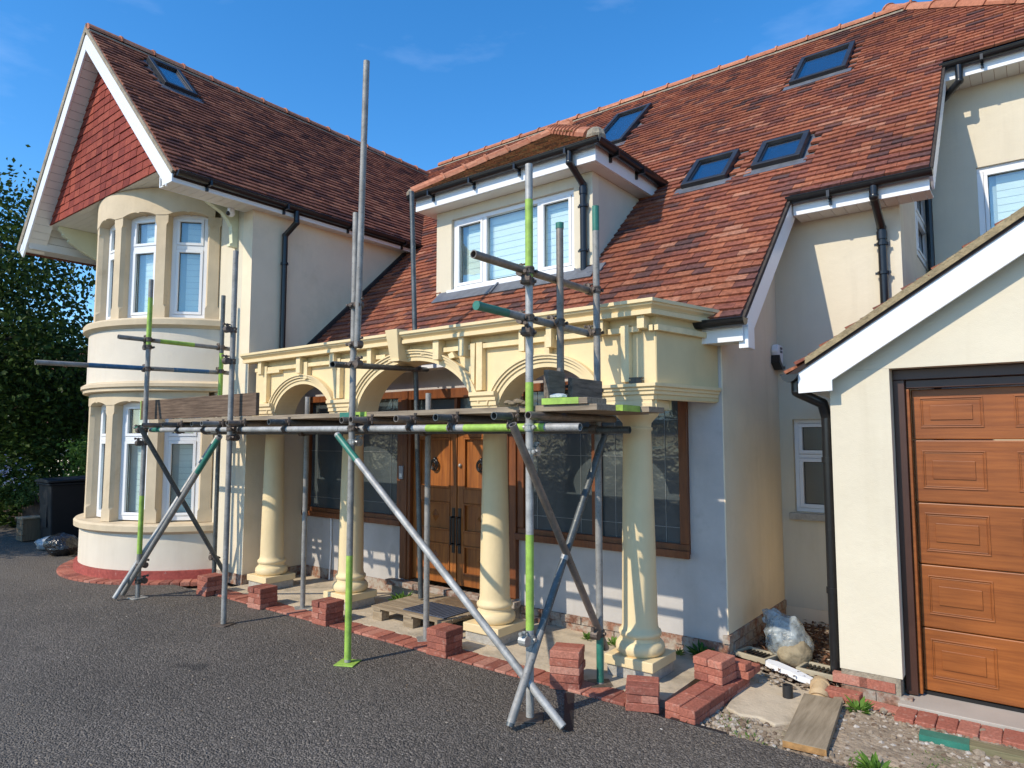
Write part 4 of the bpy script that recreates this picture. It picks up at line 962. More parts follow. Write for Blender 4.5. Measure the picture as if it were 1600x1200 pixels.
mk('bargeboard', g, WHITE, gar, bevel=.003)
g = MB(); g.box(-1.272, -1.101, 4.866, 6.6, 1.965, 1.977); g.box(-1.275, -1.25, 4.866, 6.6, 1.978, 2.09); mk('eave_soffit', g, WHITE, gar)
gutter((-1.325, 4.80, 2.085), (-1.325, 6.6, 2.085), gar)
g = MB(); g.path([(-1.30, 4.90, 2.04), (-1.30, 4.90, 1.97), (-1.165, 5.02, 1.89), (-1.15, 5.05, 1.80)], .036, 14); g.path([(-1.15, 5.05, 1.83), (-1.15, 5.05, .03)], .034, 14)
for z in (1.50, .62): g.tube((-1.15, 5.05, z - .02), (-1.15, 5.05, z + .02), .041, n=14)
mk('downpipe', g, BLACK, gar, smooth=True)
# door frame and door
g = MB(); FY2 = 5.06
g.box(-.739, -.672, FY2, FY2 + .09, .03, 2.03); g.box(1.572, 1.639, FY2, FY2 + .09, .03, 2.03); g.box(-.739, 1.639, FY2, FY2 + .09, 2.03, 2.099); g.box(-.67, 1.57, FY2 + .03, FY2 + .09, 1.975, 2.029)
mk('door_frame', g, GARF, gar, bevel=.004)
g = MB(); g.box(-.671, -.650, FY2 + .03, FY2 + .088, .035, 1.97); mk('frame_trim', g, GARW, gar, bevel=.003)
gd = link('garage_door', None, (.45, 5.16, .03), gar); gd.empty_display_size = .1
zb = [.045, .44, .84, 1.235, 1.64, 1.972]
for i in range(5):
    z0, z1 = zb[i] + .003, zb[i + 1] - .003; YD = 5.155
    g = MB(); g.box(-.648, 1.57, YD, YD + .04, z0, z1); sct = mk('door_section', g, GARW, gd, bevel=.006)
    # embossed cassettes
    hz = min(.245, (z1 - z0) - .13); zc_ = (z0 + z1) / 2 + .01; m_ = MB()
    for k in range(5):
        cx = -.43 + k * .50
        if cx > 1.5: continue
        def rect(m2, w_, h_, t_, yo):
            for q in (((-w_, w_), (-h_, -h_ + t_)), ((-w_, w_), (h_ - t_, h_)), ((-w_, -w_ + t_), (-h_ + t_, h_ - t_)), ((w_ - t_, w_), (-h_ + t_, h_ - t_))): m2.box(cx + q[0][0], cx + q[0][1], YD - yo, YD + .002, zc_ + q[1][0], zc_ + q[1][1])
        rect(m_, .172, hz / 2, .008, .006); rect(m_, .158, hz / 2 - .014, .004, .004); m_.box(cx - .115, cx + .115, YD - .007, YD + .002, zc_ - hz * .24, zc_ + hz * .24)
    mk('cassette_panel', m_, GARW, gd, bevel=.003)
g = MB(); g.box(-.65, 1.57, 5.15, 5.2, .022, .043); mk('door_seal', g, BLACK, gd)
g = MB(); g.box(-.76, 1.7, 4.87, 5.3, -.05, .022); mk('door_threshold', g, simple('pale_threshold', (.42, .37, .31), .85, var=.08, scale=4, bscale=70, bstr=.3), gar, bevel=.004)
# ================================================================== SCAFFOLD
sc = empty('scaffold', (-4.9, 3.7, 0), 'tube and clamp scaffold with lime green paint bands standing before the portico', 'scaffolding')
RT = .0242
def tube(name, p, q, mat=STEEL, bands=(), cap=None):
    g = MB(); g.tube(p, q, RT, n=16, hollow=True); o = mk(name, g, mat, sc, smooth=True, angle=50)
    p, q = V(p), V(q); L = (q - p).length; d = (q - p) / L
    for a, b_, m_ in bands:
        g = MB(); g.tube(p + d * a, p + d * b_, RT + .0007, n=16, caps=False); mk('paint_band', g, m_, o, smooth=True)
    if cap:
        g = MB(); g.tube(q - d * .035, q + d * .004, RT + .003, n=16); mk('end_cap', g, cap, o, smooth=True)
    return o
def plate(x, y, z=0, mat=CLAMPL, rot=.1, s=.075):
    g = MB(); g.M = Matrix.Translation((x, y, z)) @ Matrix.Rotation(rot, 4, 'Z'); g.box(-s, s, -s, s, .001, .009); g.tube((0, 0, .009), (0, 0, .04), .016, n=10); mk('base_plate', g, mat, sc, bevel=.002)
lean = .0
ST = [((-7.45, 3.29), 3.35, STEEL, [(.44, 1.04, LIME), (2.60, 3.14, LIME)]),
      ((-7.43, 4.10), 3.31, STEELD, [(1.92, 2.62, LIME)]),
      ((-5.79, 3.30), 3.38, STEEL, []),
      ((-4.09, 3.31), 3.39, STEEL, [(.02, .77, LIME)]),
      ((-2.45, 3.34), 3.37, STEELL, [(.50, 1.06, LIME), (2.60, 3.13, LIME), (1.78, 1.98, LIME)]),
      ((-2.40, 4.07), 3.29, STEEL, [(.01, .34, GRN), (3.1, 3.28, GRN)]),
      ((-4.05, 4.08), 2.03, STEEL, []),
      ((-5.72, 4.07), 2.06, STEEL, [])]
for i, ((x, y), h, m_, bands) in enumerate(ST):
    tube('standard', (x, y, .012), (x, y, h), m_, bands); plate(x, y, 0 if y < 3.9 else .004, (CLAMPL, LIME, CLAMP, LIME, CLAMP, CLAMP, CLAMPL, CLAMPL)[i], rot=.15 * i)
tube('standard', (-4.035, 3.30, 2.34), (-3.985, 3.30, 4.575), STEEL)
tube('standard', (-2.42, 3.64, 1.86), (-2.42, 3.64, 3.06), STEELB, cap=GRN)
tube('standard', (-4.66, 4.62, .15), (-4.85, 4.62, 4.12), STEELD)
# ledgers
tube('ledger', (-7.47, 3.362, 1.738), (-4.30, 3.362, 1.722), STEELL, [(.06, .24, GRN)])
tube('ledger', (-4.296, 3.362, 1.722), (-2.10, 3.362, 1.715), STEELL, [(1.30, 1.95, LIME), (.95, 1.15, LIME)])
tube('ledger', (-7.98, 3.42, 1.775), (-7.15, 3.42, 1.77), STEEL, [(.04, .38, GRN)])
tube('ledger', (-7.60, 4.025, 1.715), (-4.6, 4.025, 1.71), STEELD); tube('ledger', (-4.59, 4.025, 1.71), (-2.13, 4.025, 1.705), STEELD)
# transoms
for x, dy in ((-6.86, 0), (-6.35, .03), (-6.07, -.02), (-5.70, .02), (-5.02, 0), (-4.14, .05), (-3.97, 0), (-3.51, .02), (-3.11, 0), (-2.6, -.02), (-2.38, .03), (-7.30, 0)):
    tube('transom', (x, 3.20 + dy, 1.786), (x + random.uniform(-.03, .03), 4.24 + dy, 1.784), random.choice((STEEL, STEELD, STEELB)))
# guard rails
tube('guard_rail', (-7.485, 2.28, 2.37), (-7.485, 4.38, 2.42), STEEL, [(.45, 1.0, BLUE), (1.3, 1.7, BLUE)])
tube('guard_rail', (-7.485, 3.0, 2.70), (-7.485, 4.34, 2.70), STEEL, [(.42, .80, LIME)])
tube('guard_rail', (-2.475, 2.84, 2.69), (-2.455, 4.10, 2.69), STEELB)
tube('guard_rail', (-2.475, 4.10, 2.39), (-2.475, 2.87, 2.40), STEEL, [(.95, 1.22, GRN)], cap=GRN)
tube('guard_rail', (-4.13, 3.15, 2.20), (-4.84, 4.85, 2.34), STEELD)
# braces
tube('brace', (-7.66, 3.235, .025), (-5.84, 3.235, 1.67), STEEL, [(1.95, 2.42, GRN)])
tube('brace', (-7.51, 3.09, .025), (-7.35, 4.06, 1.70), STEELL)
tube('brace', (-7.395, 3.22, 1.76), (-7.375, 4.20, .12), STEELD)
tube('brace', (-4.19, 3.25, 1.68), (-2.19, 3.30, .03), STEELL, [(.02, .30, GRN)])
tube('brace', (-2.395, 3.10, 1.73), (-2.40, 4.15, .22), STEELB)
tube('brace', (-2.44, 3.13, .025), (-2.37, 4.12, 1.69), STEELD, [(1.0, 1.06, STEELL), (.02, .55, STEEL)])
# couplers
def coupler_mesh(mat):
    g = MB(); r = .031
    g.tube((0, 0, -.024), (0, 0, .024), r, n=12); g.tube((0, 0, -.017), (0, 0, -.012), r + .004, n=12); g.tube((0, 0, .012), (0, 0, .017), r + .004, n=12)
    g.tube((-.026, .056, 0), (.026, .056, 0), r, n=12)
    g.box(-.02, .02, .018, .036, -.02, .02)
    g.tube((.030, .0, 0), (.052, .012, 0), .014, n=8); g.tube((.046, -.03, 0), (.046, .036, 0), .0065, n=6); g.tube((.046, -.028, 0), (.046, -.014, 0), .012, n=6)
    g.tube((-.030, 0, 0), (-.045, 0, 0), .012, n=8)
    g.tube((0, .056, .030), (0, .068, .050), .014, n=8); g.tube((0, .03, .046), (0, .098, .046), .0065, n=6); g.tube((0, .086, .046), (0, .1, .046), .012, n=6)
    me = bpy.data.meshes.new('coupler'); me.from_pydata(g.v, [], g.f); me.materials.append(mat)
    bm = bmesh.new(); bm.from_mesh(me); bmesh.ops.recalc_face_normals(bm, faces=bm.faces); bm.to_mesh(me); bm.free(); return me
CMA, CMB = coupler_mesh(CLAMP), coupler_mesh(CLAMPL)
def coup(x, y, z, rz=0, light=False, tilt=0, up=False):
    M = Matrix.Translation((x, y, z)) @ Matrix.Rotation(radians(rz), 4, 'Z') @ Matrix.Rotation(radians(tilt), 4, 'Y')
    inst('coupler', CMB if light else CMA, M, sc)
for z in (2.70, 2.62, 2.385, 1.735, 1.60): coup(-7.45, 3.29, z, 180 if z < 2 else 90)
for z in (.33, .17): coup(-7.45, 3.29, z, 0)
for z in (2.70, 2.42, 1.715, .30): coup(-7.43, 4.10, z, 90)
for z, l in ((2.64, 0), (2.35, 0), (1.737, 0), (1.655, 0)): coup(-5.79, 3.30, z, 0 if z < 2 else 180, l)
for z in (2.66, 2.36, 1.725, 1.62, 2.21): coup(-4.09, 3.31, z, 0 if z < 2 else -90, z < 1.7)
for z in (2.69, 2.39, 1.718, 1.57, .46, 2.30, 2.62): coup(-2.45, 3.34, z, {2.69: 90, 2.39: 90, 1.718: 0, 1.57: 0, .46: 180}.get(z, 200), z in (.46, 1.718, 1.57))
for z in (2.69, 2.39, 1.98, 1.71, .34): coup(-2.40, 4.07, z, 90 if z > 2 else 180)
for z in (2.40, 1.985): coup(-2.42, 3.64, z, 90)
coup(-4.05, 4.08, 1.70, 180); coup(-5.72, 4.07, 1.70, 180); coup(-4.73, 4.62, 2.32, 180)
for x in (-6.86, -6.35, -6.07, -5.70, -5.02, -4.14, -3.97, -3.51, -3.11, -2.6):
    M = Matrix.Translation((x + .0, 3.362, 1.73)) @ Matrix.Rotation(pi / 2, 4, 'Y') @ Matrix.Rotation(pi / 2, 4, 'X') @ Matrix.Rotation(pi, 4, 'X')
    M = Matrix.Translation((x, 3.362, 1.728)) @ Matrix(((0, 0, 1, 0), (1, 0, 0, 0), (0, 1, 0, 0), (0, 0, 0, 1))); inst('coupler', CMA, M, sc)
# platform boards
def board(x0, x1, y0, z, mat=BOARDG, tilt=0, w_=.222, ends=(None, None)):
    g = MB(); g.add([(x0, y0, z), (x1, y0, z + tilt), (x1, y0 + w_, z + tilt), (x0, y0 + w_, z), (x0, y0, z + .037), (x1, y0, z + .037 + tilt), (x1, y0 + w_, z + .037 + tilt), (x0, y0 + w_, z + .037)],
          [(0, 3, 2, 1), (4, 5, 6, 7), (0, 1, 5, 4), (1, 2, 6, 5), (2, 3, 7, 6), (3, 0, 4, 7)])
    o = mk('platform_board', g, mat, sc, bevel=.003)
    for k, e in enumerate(ends):
        if e:
            xa, xb = (x0 - .0015, x0 + e[0]) if k == 0 else (x1 - e[0], x1 + .0015); zt = z if k == 0 else z + tilt
            b_ = MB(); b_.box(xa, xb, y0 - .0015, y0 + w_ + .0015, zt + .002 - (0 if k == 0 else tilt * e[0] / (x1 - x0)), zt + .0395); mk('paint_band', b_, e[1], o)
for i in range(3):
    y0 = 3.39 + i * .229
    if i == 0:
        board(-7.15, -4.18, y0, 1.812, ends=(None, (.16, GRN))); board(-4.16, -2.52, y0, 1.812, ends=((.14, LIME), None)); board(-2.50, -1.985, y0 - .03, 1.84 - .028, ends=(None, None))
    else:
        board(-7.35 + .1 * i, -4.35 - .1 * i, y0, 1.812); board(-4.34 - .1 * i, -2.02 + .06 * i, y0, 1.812, BOARDG, ends=(None, (.10, LIME) if i == 1 else None))
board(-7.1, -4.5, 4.098, 1.812, w_=.15); board(-4.49, -2.1, 4.098, 1.812, w_=.15)
board(-2.36, -2.04, 3.345, 1.8505, BOARDG, ends=((.26, LIME), None))
# loose toe boards and bits on the platform
g = MB(); g.box(-7.79, -5.52, 3.385, 3.42, 1.853, 2.06)
tb = mk('toe_board', g, BOARDB, label='long brown toe board on edge at the left end of the scaffold platform', cat='toe board', bevel=.003)
g = MB(); g.box(-7.7915, -7.775, 3.384, 3.421, 1.855, 2.0615); mk('paint_band', g, LIME, tb)
g = MB(); g.box(-2.385, -2.35, 3.40, 3.585, 1.89, 2.07); mk('toe_board', g, BOARDD, label='short dark cracked board on edge nearest the front right scaffold upright', cat='toe board', bevel=.003)
g = MB(); g.box(-2.378, -2.343, 3.66, 4.04, 1.852, 2.04); mk('toe_board', g, BOARDD, label='dark cracked board on edge between the two rear right scaffold uprights', cat='toe board', bevel=.003)
g = MB()
for i in range(5): g.ball((-2.52 - .03 * i + random.uniform(-.01, .01), 3.36 + random.uniform(0, .05), 1.868 + .008 * (i % 3)), .026, 8, 5, (1.3, 1, .6))
mk('rag', g, simple('old_rag', (.20, .15, .09), .9, var=.4, scale=40, bscale=60, bstr=.8), label='crumpled brown rag on the platform beside the front right upright', cat='rag', smooth=True)
g = MB(); g.ball((-2.30, 3.43, 1.905), .035, 8, 5, (1.9, 1, .55)); mk('crumpled_plastic', g, simple('pale_plastic', (.50, .55, .56), .4, bscale=50, bstr=1, bdist=.01), label='crumpled pale plastic scrap at the foot of the capped short upright', cat='plastic scrap')

# ================================================================== BRICK STACKS
bb = MB(); bb.box(-.1, .1, -.05, .05, 0, .0485)
bmz = bpy.data.meshes.new('brick'); bmz.from_pydata(bb.v, [], bb.f); bmz.materials.append(BRICK)
bm = bmesh.new(); bm.from_mesh(bmz); bmesh.ops.bevel(bm, geom=bm.edges[:], offset=.004, segments=1, affect='EDGES'); bmesh.ops.recalc_face_normals(bm, faces=bm.faces); bm.to_mesh(bmz); bm.free()
def stack(x, y, rot, layers, label, z=0, top=2):
    root = empty('brick_stack', (x, y, z), label, 'brick stack', 'small stacks of red paver bricks')
    R = Matrix.Translation((x, y, z)) @ Matrix.Rotation(radians(rot), 4, 'Z')
    for k in range(layers):
        q = k % 2; n_ = top if k == layers - 1 else 2
        for j in range(n_):
            off = (-.0505 if j == 0 else .0505)
            L = Matrix.Translation((0, off, k * .05)) if q == 0 else Matrix.Translation((off, 0, k * .05)) @ Matrix.Rotation(pi / 2, 4, 'Z')
            M = R @ Matrix.Translation((random.uniform(-.006, .006), random.uniform(-.006, .006), 0)) @ L @ Matrix.Rotation(random.uniform(-.03, .03), 4, 'Z')
            inst('brick', bmz, M, root)
    return root
stack(-7.03, 3.85, 0, 4, 'four course red brick stack by the round bay, farthest from the camera')
stack(-6.10, 3.88, 3, 4, 'red brick stack in front of the leftmost portico column')
stack(-5.12, 3.91, 0, 4, 'red brick stack just left of the tall scaffold upright with lime foot')
stack(-3.69, 3.92, 2, 4, 'red brick stack in front of the pallet with the blue mat')
stack(-2.57, 3.93, 22, 5, 'tallest red brick stack, five courses, between the crossed braces and rear upright')
stack(-2.01, 3.92, 25, 3, 'low three course red brick stack in front of the rightmost column plinth')
# edging bricks
edg = empty('brick_edging', (-4.5, 3.95, 0), 'row of flat red bricks edging the tarmac in front of the portico', 'brick edging')
x = -7.12
while x < -1.98:
    inst('brick', bmz, Matrix.Translation((x, 3.945 + random.uniform(-.006, .006), -.036 + random.uniform(-.003, .004))) @ Matrix.Rotation(pi / 2 + random.uniform(-.02, .02), 4, 'Z'), edg); x += .1035
base = MB(); base.box(-7.2, -1.93, 3.842, 4.052, -.06, -.034); mk('mortar_bed', base, MORTAR, edg)
skirt = empty('brick_skirt', (BC[0], BC[1] - 1.7, 0), 'curved fan of red bricks laid round the foot of the bay', 'brick edging')
a = -150
while a < -24:
    p = bay_point(a, 1.655); inst('brick', bmz, Matrix.Translation((p.x, p.y, -.028 + random.uniform(-.002, .003))) @ Matrix.Rotation(radians(a), 4, 'Z'), skirt); a += 3.55
g = MB(); g.arc(BC, [(1.60, -.02), (1.60, .006), (1.745, .003), (1.745, -.02)], -150, -24, 40); mk('mortar_bed', g, REDP, skirt)
# raised strip of bricks at the right end of the porch
rs = empty('brick_ledge', (-1.73, 4.3, 0), 'low ledge of long red bricks at the right end of the porch', 'brick ledge')
for i in range(4):
    for j in range(2):
        for k in range(2):
            inst('brick', bmz, Matrix.Translation((-1.80 + j * .105 + .012 * i, 4.0 + i * .204 - .03 * j, -.032 + k * .05)) @ Matrix.Rotation(pi / 2 - .06, 4, 'Z'), rs)
for i in range(2): inst('brick', bmz, Matrix.Translation((-1.70 + .03, 4.62 + i * .13, .068)) @ Matrix.Rotation(-.06, 4, 'Z'), rs)
s7 = empty('brick_stack', (-1.74, 4.52, .068), 'small brick stack standing on the low ledge beside the house corner', 'brick stack', 'small stacks of red paver bricks')
R = Matrix.Translation((-1.76, 4.47, .068)) @ Matrix.Rotation(-.1, 4, 'Z')
for (a, b_, k, r_) in ((-.0505, 0, 0, 90), (.0505, 0, 0, 90), (.0, -.0505, 1, 0), (0, .0505, 1, 0), (-.0505, -.01, 2, 90), (.0505, -.01, 2, 90), (-.0, .155, 0, 0), (.06, .155, 1, 0)):
    inst('brick', bmz, R @ Matrix.Translation((a, b_, k * .05)) @ Matrix.Rotation(radians(r_ + random.uniform(-2, 2)), 4, 'Z'), s7)
# garage front edging
ge = empty('brick_edging', (.3, 4.8, 0), 'soldier row of red bricks along the front of the garage threshold', 'brick edging')
x = -.70
while x < 1.9:
    inst('brick', bmz, Matrix.Translation((x, 4.755 - .012 * 0, -.038 + random.uniform(-.003, .003))) @ Matrix.Rotation(pi / 2 + random.uniform(-.02, .02), 4, 'Z'), ge); x += .104
lb = empty('brick_pair', (-.98, 4.78, 0), 'loose red bricks lying at the foot of the garage pier', 'loose bricks')
for (x, y, z, r_) in ((-1.06, 4.80, -.045, -3), (-1.05, 4.80, .005, -2), (-.845, 4.815, -.04, -6)): inst('brick', bmz, Matrix.Translation((x, y, z)) @ Matrix.Rotation(radians(r_), 4, 'Z'), lb)

# ================================================================== PALLET AND MATS
pal = empty('pallet', (-4.4, 4.55, .012), 'weathered timber pallet used as a step in front of the oak doors', 'pallet')
for y in (4.26, 4.62, 4.98):
    for x in (-4.80, -4.40, -4.02): g = MB(); g.box(x - .06, x + .06, y - .05, y + .04, .013, .095); mk('block', g, PALLET, pal)
for x in (-4.80, -4.40, -4.02): g = MB(); g.box(x - .05, x + .05, 4.2, 4.9, .0955, .113); mk('bearer', g, PALLET, pal)
y = 4.2
while y < 4.92:
    g = MB(); g.box(-4.87, -3.955, y, y + .085, .1135, .132 + random.uniform(0, .002)); mk('slat', g, PALLET, pal, bevel=.002); y += .098
g = MB(); g.box(-4.52, -4.02, 4.26, 4.60, .1345, .143); mt = mk('door_mat', g, MATB, label='ribbed blue grey rubber mat on the front of the pallet', cat='door mat', bevel=.004)
rb = MB()
for i in range(12): rb.prism([(-4.51 + i * .04, 4.265, .1435), (-4.495 + i * .04, 4.265, .1435), (-4.475 + i * .04, 4.595, .1435), (-4.49 + i * .04, 4.595, .1435)], (0, 0, .004))
mk('rib', rb, MATB, mt, kind='stuff')
g = MB(); g.box(-4.50, -3.96, 4.62, 4.93, .1345, .146); mk('door_mat', g, COIR, label='brown coir mat on the pallet nearest the doors', cat='door mat', bevel=.004)

# ================================================================== RUBBLE CORNER
def ico(c, r, sc_=(1, 1, 1), rot=None):
    t_ = (1 + 5 ** .5) / 2; vv_ = [(-1, t_, 0), (1, t_, 0), (-1, -t_, 0), (1, -t_, 0), (0, -1, t_), (0, 1, t_), (0, -1, -t_), (0, 1, -t_), (t_, 0, -1), (t_, 0, 1), (-t_, 0, -1), (-t_, 0, 1)]
    ff = [(0, 11, 5), (0, 5, 1), (0, 1, 7), (0, 7, 10), (0, 10, 11), (1, 5, 9), (5, 11, 4), (11, 10, 2), (10, 7, 6), (7, 1, 8), (3, 9, 4), (3, 4, 2), (3, 2, 6), (3, 6, 8), (3, 8, 9), (4, 9, 5), (2, 4, 11), (6, 2, 10), (8, 6, 7), (9, 8, 1)]
    R = Matrix.Rotation(random.random() * 6, 3, 'Z') @ Matrix.Rotation(random.random() * 6, 3, 'X')
    out = []
    for p in vv_:
        q = R @ (V(p) / 1.9 * random.uniform(.75, 1.2)); out.append((c[0] + q.x * r * sc_[0], c[1] + q.y * r * sc_[1], c[2] + q.z * r * sc_[2]))
    return out, ff
g = MB(); rr_ = random.Random(3)
def in_dirt(x, y): return 3.83 < y < 4.86 and x > -1.66 - (y - 3.83) * .05 and x < 2.2 and not (-1.52 < x < -1.18 and 4.35 < y < 4.9)
n_ = 0
while n_ < 7500:
    x, y = random.uniform(-1.75, 1.6), random.uniform(3.80, 4.80)
    if not in_dirt(x, y): continue
    r = random.choice((.006, .008, .010, .014)) * random.uniform(.7, 1.5)
    if random.random() < .012: r *= 2.2
    g.add(*ico((x, y, -.031 + (y - 3.84) * .018 + r * .3), r, (1, 1, .7))); n_ += 1
for _ in range(260):
    x, y = random.uniform(-1.72, -1.40), random.uniform(3.88, 4.5); r = random.uniform(.01, .026); g.add(*ico((x, y, -.03 + r * .3), r, (1, 1, .7)))
for _ in range(700):
    x, y = random.uniform(-1.85, -1.12), random.uniform(4.75, 6.5); r = random.uniform(.008, .02); g.add(*ico((x, y, .012 + r * .2), r, (1.3, 1, .5)))
mk('gravel', g, GRAV, kind='stuff')
g = MB(); g.prism([(-1.60, 3.845, -.03), (2.3, 3.845, -.03), (2.3, 4.70, -.015), (-1.0, 4.70, -.01), (-1.1, 4.4, -.01), (-1.30, 4.10, -.01), (-1.58, 4.08, -.02)], (0, 0, -.02)); mk('rubble_ground', g, SOIL, kind='structure')
# pale tarmac crumbs and leaf litter scattered over the drive
g = MB()
for _ in range(520):
    x = random.uniform(-9, .5); y = random.uniform(.8, 3.8); r = random.uniform(.003, .009); g.add(*ico((x, y, .001 + r * .25), r, (1.2, .8, .4)))
mk('drive_crumbs', g, GRAV, kind='stuff')
# weeds and grass
def leafquad(g, c, d, up, L, W):
    c, d = V(c), V(d).normalized(); s_ = d.cross(up).normalized() if d.cross(up).length > .01 else X_
    m_ = c + d * L * .5 + V(up) * L * .12; e = c + d * L
    g.add([c, m_ + s_ * W * .5, e, m_ - s_ * W * .5], [(0, 1, 2, 3)])
def weed(x, y, z, n_, R, H_, label, mat=LEAFG):
    g = MB()
    for i in range(n_):
        a = random.random() * 2 * pi; el = random.uniform(.15, 1.1); d = V((cos(a) * cos(el), sin(a) * cos(el), sin(el))); r0 = random.random() * R * .35
        leafquad(g, (x + cos(a) * r0, y + sin(a) * r0, z + random.random() * H_ * .3), d, Z_, R * random.uniform(.5, 1.1), R * random.uniform(.16, .30))
    mk('weed', g, mat, label=label, cat='weed')
weed(-5.02, 4.72, .012, 70, .14, .08, 'spiky green weed at the wall foot left of the door step')
weed(-2.98, 4.86, .012, 36, .07, .04, 'small green weed at the wall foot behind the rear scaffold upright')
weed(-2.72, 4.84, .012, 40, .08, .05, 'small green weed at the wall foot just left of the rightmost column')
weed(-2.22, 4.93, .012, 30, .06, .05, 'small green weed behind the rightmost column base')
weed(-2.06, 4.95, .012, 60, .11, .10, 'dark green weed at the corner of the grey porch wall', LEAFM)
weed(-.95, 4.70, -.03, 46, .10, .05, 'bright green dandelion leaves by the loose bricks at the garage pier')
weed(-.72, 3.90, -.03, 70, .10, .05, 'bright green weed patch at the tarmac edge at the bottom of the view')
weed(-1.72, 3.865, -.03, 14, .04, .02, 'tiny green weed beside the black drain cover strip')
g = MB()
for _ in range(2600):
    x, y = random.uniform(-1.6, 1.6), random.uniform(3.85, 4.75)
    if not in_dirt(x, y): continue
    q = sin(x * 5.1 + 1) * sin(y * 7.3) + sin(x * 11 + y * 9) * .6
    if q < .15 + (y - 3.85) * .7: continue
    for _k in range(2):
        a = random.random() * 6.28; leafquad(g, (x, y, -.03), (cos(a) * .5, sin(a) * .5, 1 if _k else .5), Z_, random.uniform(.012, .04), random.uniform(.004, .010))
mk('grass', g, LEAFG, kind='stuff')
g = MB()
for _ in range(900):
    x, y = random.uniform(-1.85, -1.12), random.uniform(4.9, 6.6); a = random.random() * 6.28
    leafquad(g, (x, y, .02 + random.random() * .03), (cos(a), sin(a), random.uniform(-.1, .5)), Z_, random.uniform(.03, .06), random.uniform(.015, .03))
mk('leaf_litter', g, piece('dead_leaf', [(0, (.06, .03, .02)), (.6, (.15, .07, .04)), (1, (.26, .15, .09))], grain=.2), kind='stuff')
# clear bag part full of sand
SPH = MB(); SPH.ball((0, 0, 0), 1, 28, 18)
def blob(name, c, s_, rot, mat, seed, amp, **k):
    rn = random.Random(seed); ph = [rn.random() * 6 for _ in range(9)]; g2 = MB(); R = Matrix.Rotation(rot[2], 3, 'Z') @ Matrix.Rotation(rot[0], 3, 'X') @ Matrix.Rotation(rot[1], 3, 'Y')
    vs_ = []
    for p in SPH.v:
        x, y, z = p; d = 1 + amp * (sin(5 * x + ph[0]) * sin(6 * z + ph[1]) + .6 * sin(11 * y + ph[2]) * sin(9 * z + ph[3]) + .4 * sin(17 * x + ph[4]) * sin(15 * y + ph[5]))
        q = R @ V((x * d * s_[0], y * d * s_[1], z * d * s_[2])); vs_.append((c[0] + q.x, c[1] + q.y, max(k.get('zmin', .013), c[2] + q.z)))
    g2.add(vs_, SPH.f); kk = {a: b_ for a, b_ in k.items() if a != 'zmin'}; return mk(name, g2, mat, smooth=True, **kk)
cb = blob('clear_bag', (-1.52, 5.28, .17), (.15, .13, .19), (.1, -.5, .3), BAGM, 5, .09, label='clear polythene bag part filled with sand slumped in the wall recess', cat='plastic bag')
blob('sand_fill', (-1.46, 5.22, .10), (.12, .10, .10), (0, -.2, .3), SAND, 8, .06, parent=cb)
blob('bag_neck', (-1.62, 5.30, .30), (.09, .08, .07), (0, .5, .3), BAGM, 11, .16, parent=cb)
# white foam strip, pipe stub, drains, clay elbow
g = MB(); g.M = Matrix.Translation((-1.43, 4.97, .03)) @ Matrix.Rotation(-.32, 4, 'Z') @ Matrix.Rotation(.10, 4, 'Y'); g.prism([(-.17, -.03, 0), (-.10, -.045, 0), (.02, -.035, 0), (.10, -.045, 0), (.17, -.025, 0), (.175, .02, 0), (.05, .04, 0), (-.12, .045, 0), (-.18, .02, 0)], (0, 0, .035)); mk('foam_strip', g, FOAM, label='broken white foam strip lying on leaves in front of the sand bag', cat='packing foam')
g = MB(); g.tube((-1.34, 4.61, .0), (-1.34, 4.61, .078), .032, n=20, hollow=True); mk('pipe_stub', g, simple('black_pipe', (.02, .02, .021), .45, bscale=50, bstr=.4), label='short black plastic pipe stub standing up from the concrete slab', cat='pipe', smooth=True)
g = MB(); g.tube((-1.64, 5.66, .02), (-1.70, 5.72, .16), .05, n=18, hollow=True); mk('pipe_offcut', g, MATS['black_pipe'], label='black plastic pipe offcut leaning on the side wall behind the bag', cat='pipe', smooth=True)
def drain(x, y, r_, label):
    root = empty('drain_gully', (x, y, 0), label, 'drain gully'); c_, s_ = cos(r_), sin(r_)
    def B(n, a0, a1, b0, b1, z0, z1, m_): 
        g = MB(); g.M = Matrix.Translation((x, y, 0)) @ Matrix.Rotation(r_, 4, 'Z'); g.box(a0, a1, b0, b1, z0, z1); mk(n, g, m_, root, bevel=.003)
    pw = simple('gully_plastic', (.42, .36, .25), .6, var=.15) if 'gully_plastic' not in MATS else MATS['gully_plastic']
    for q in ((-.13, .13, -.10, -.08), (-.13, .13, .08, .10), (-.13, -.11, -.08, .08), (.11, .13, -.08, .08)): B('rim', *q, .035, .072, pw)
    B('well', -.11, .11, -.08, .08, .013, .045, BLACK)
    for i in range(7): B('grate_bar', -.10 + i * .03, -.088 + i * .03, -.079, .079, .05, .062, BLACK)
drain(-1.72, 5.18, -.25, 'square drain gully filled with black debris at the side wall corner'); drain(-1.26, 5.10, -.12, 'square drain gully with leaf litter at the foot of the garage downpipe')
g = MB(); P = [(-1.22, 4.92, .025), (-1.20, 4.84, .03), (-1.19, 4.77, .01), (-1.185, 4.72, -.03)]; g.path(P, .052, 18); g.tube((-1.205, 4.86, .028), (-1.198, 4.83, .028), .063, n=18); g.tube((-1.19, 4.765, .01), (-1.186, 4.74, -.01), .062, n=18)
mk('clay_pipe_elbow', g, CLAY, label='tan clay drainpipe bend below the garage gully', cat='drain pipe', smooth=True)
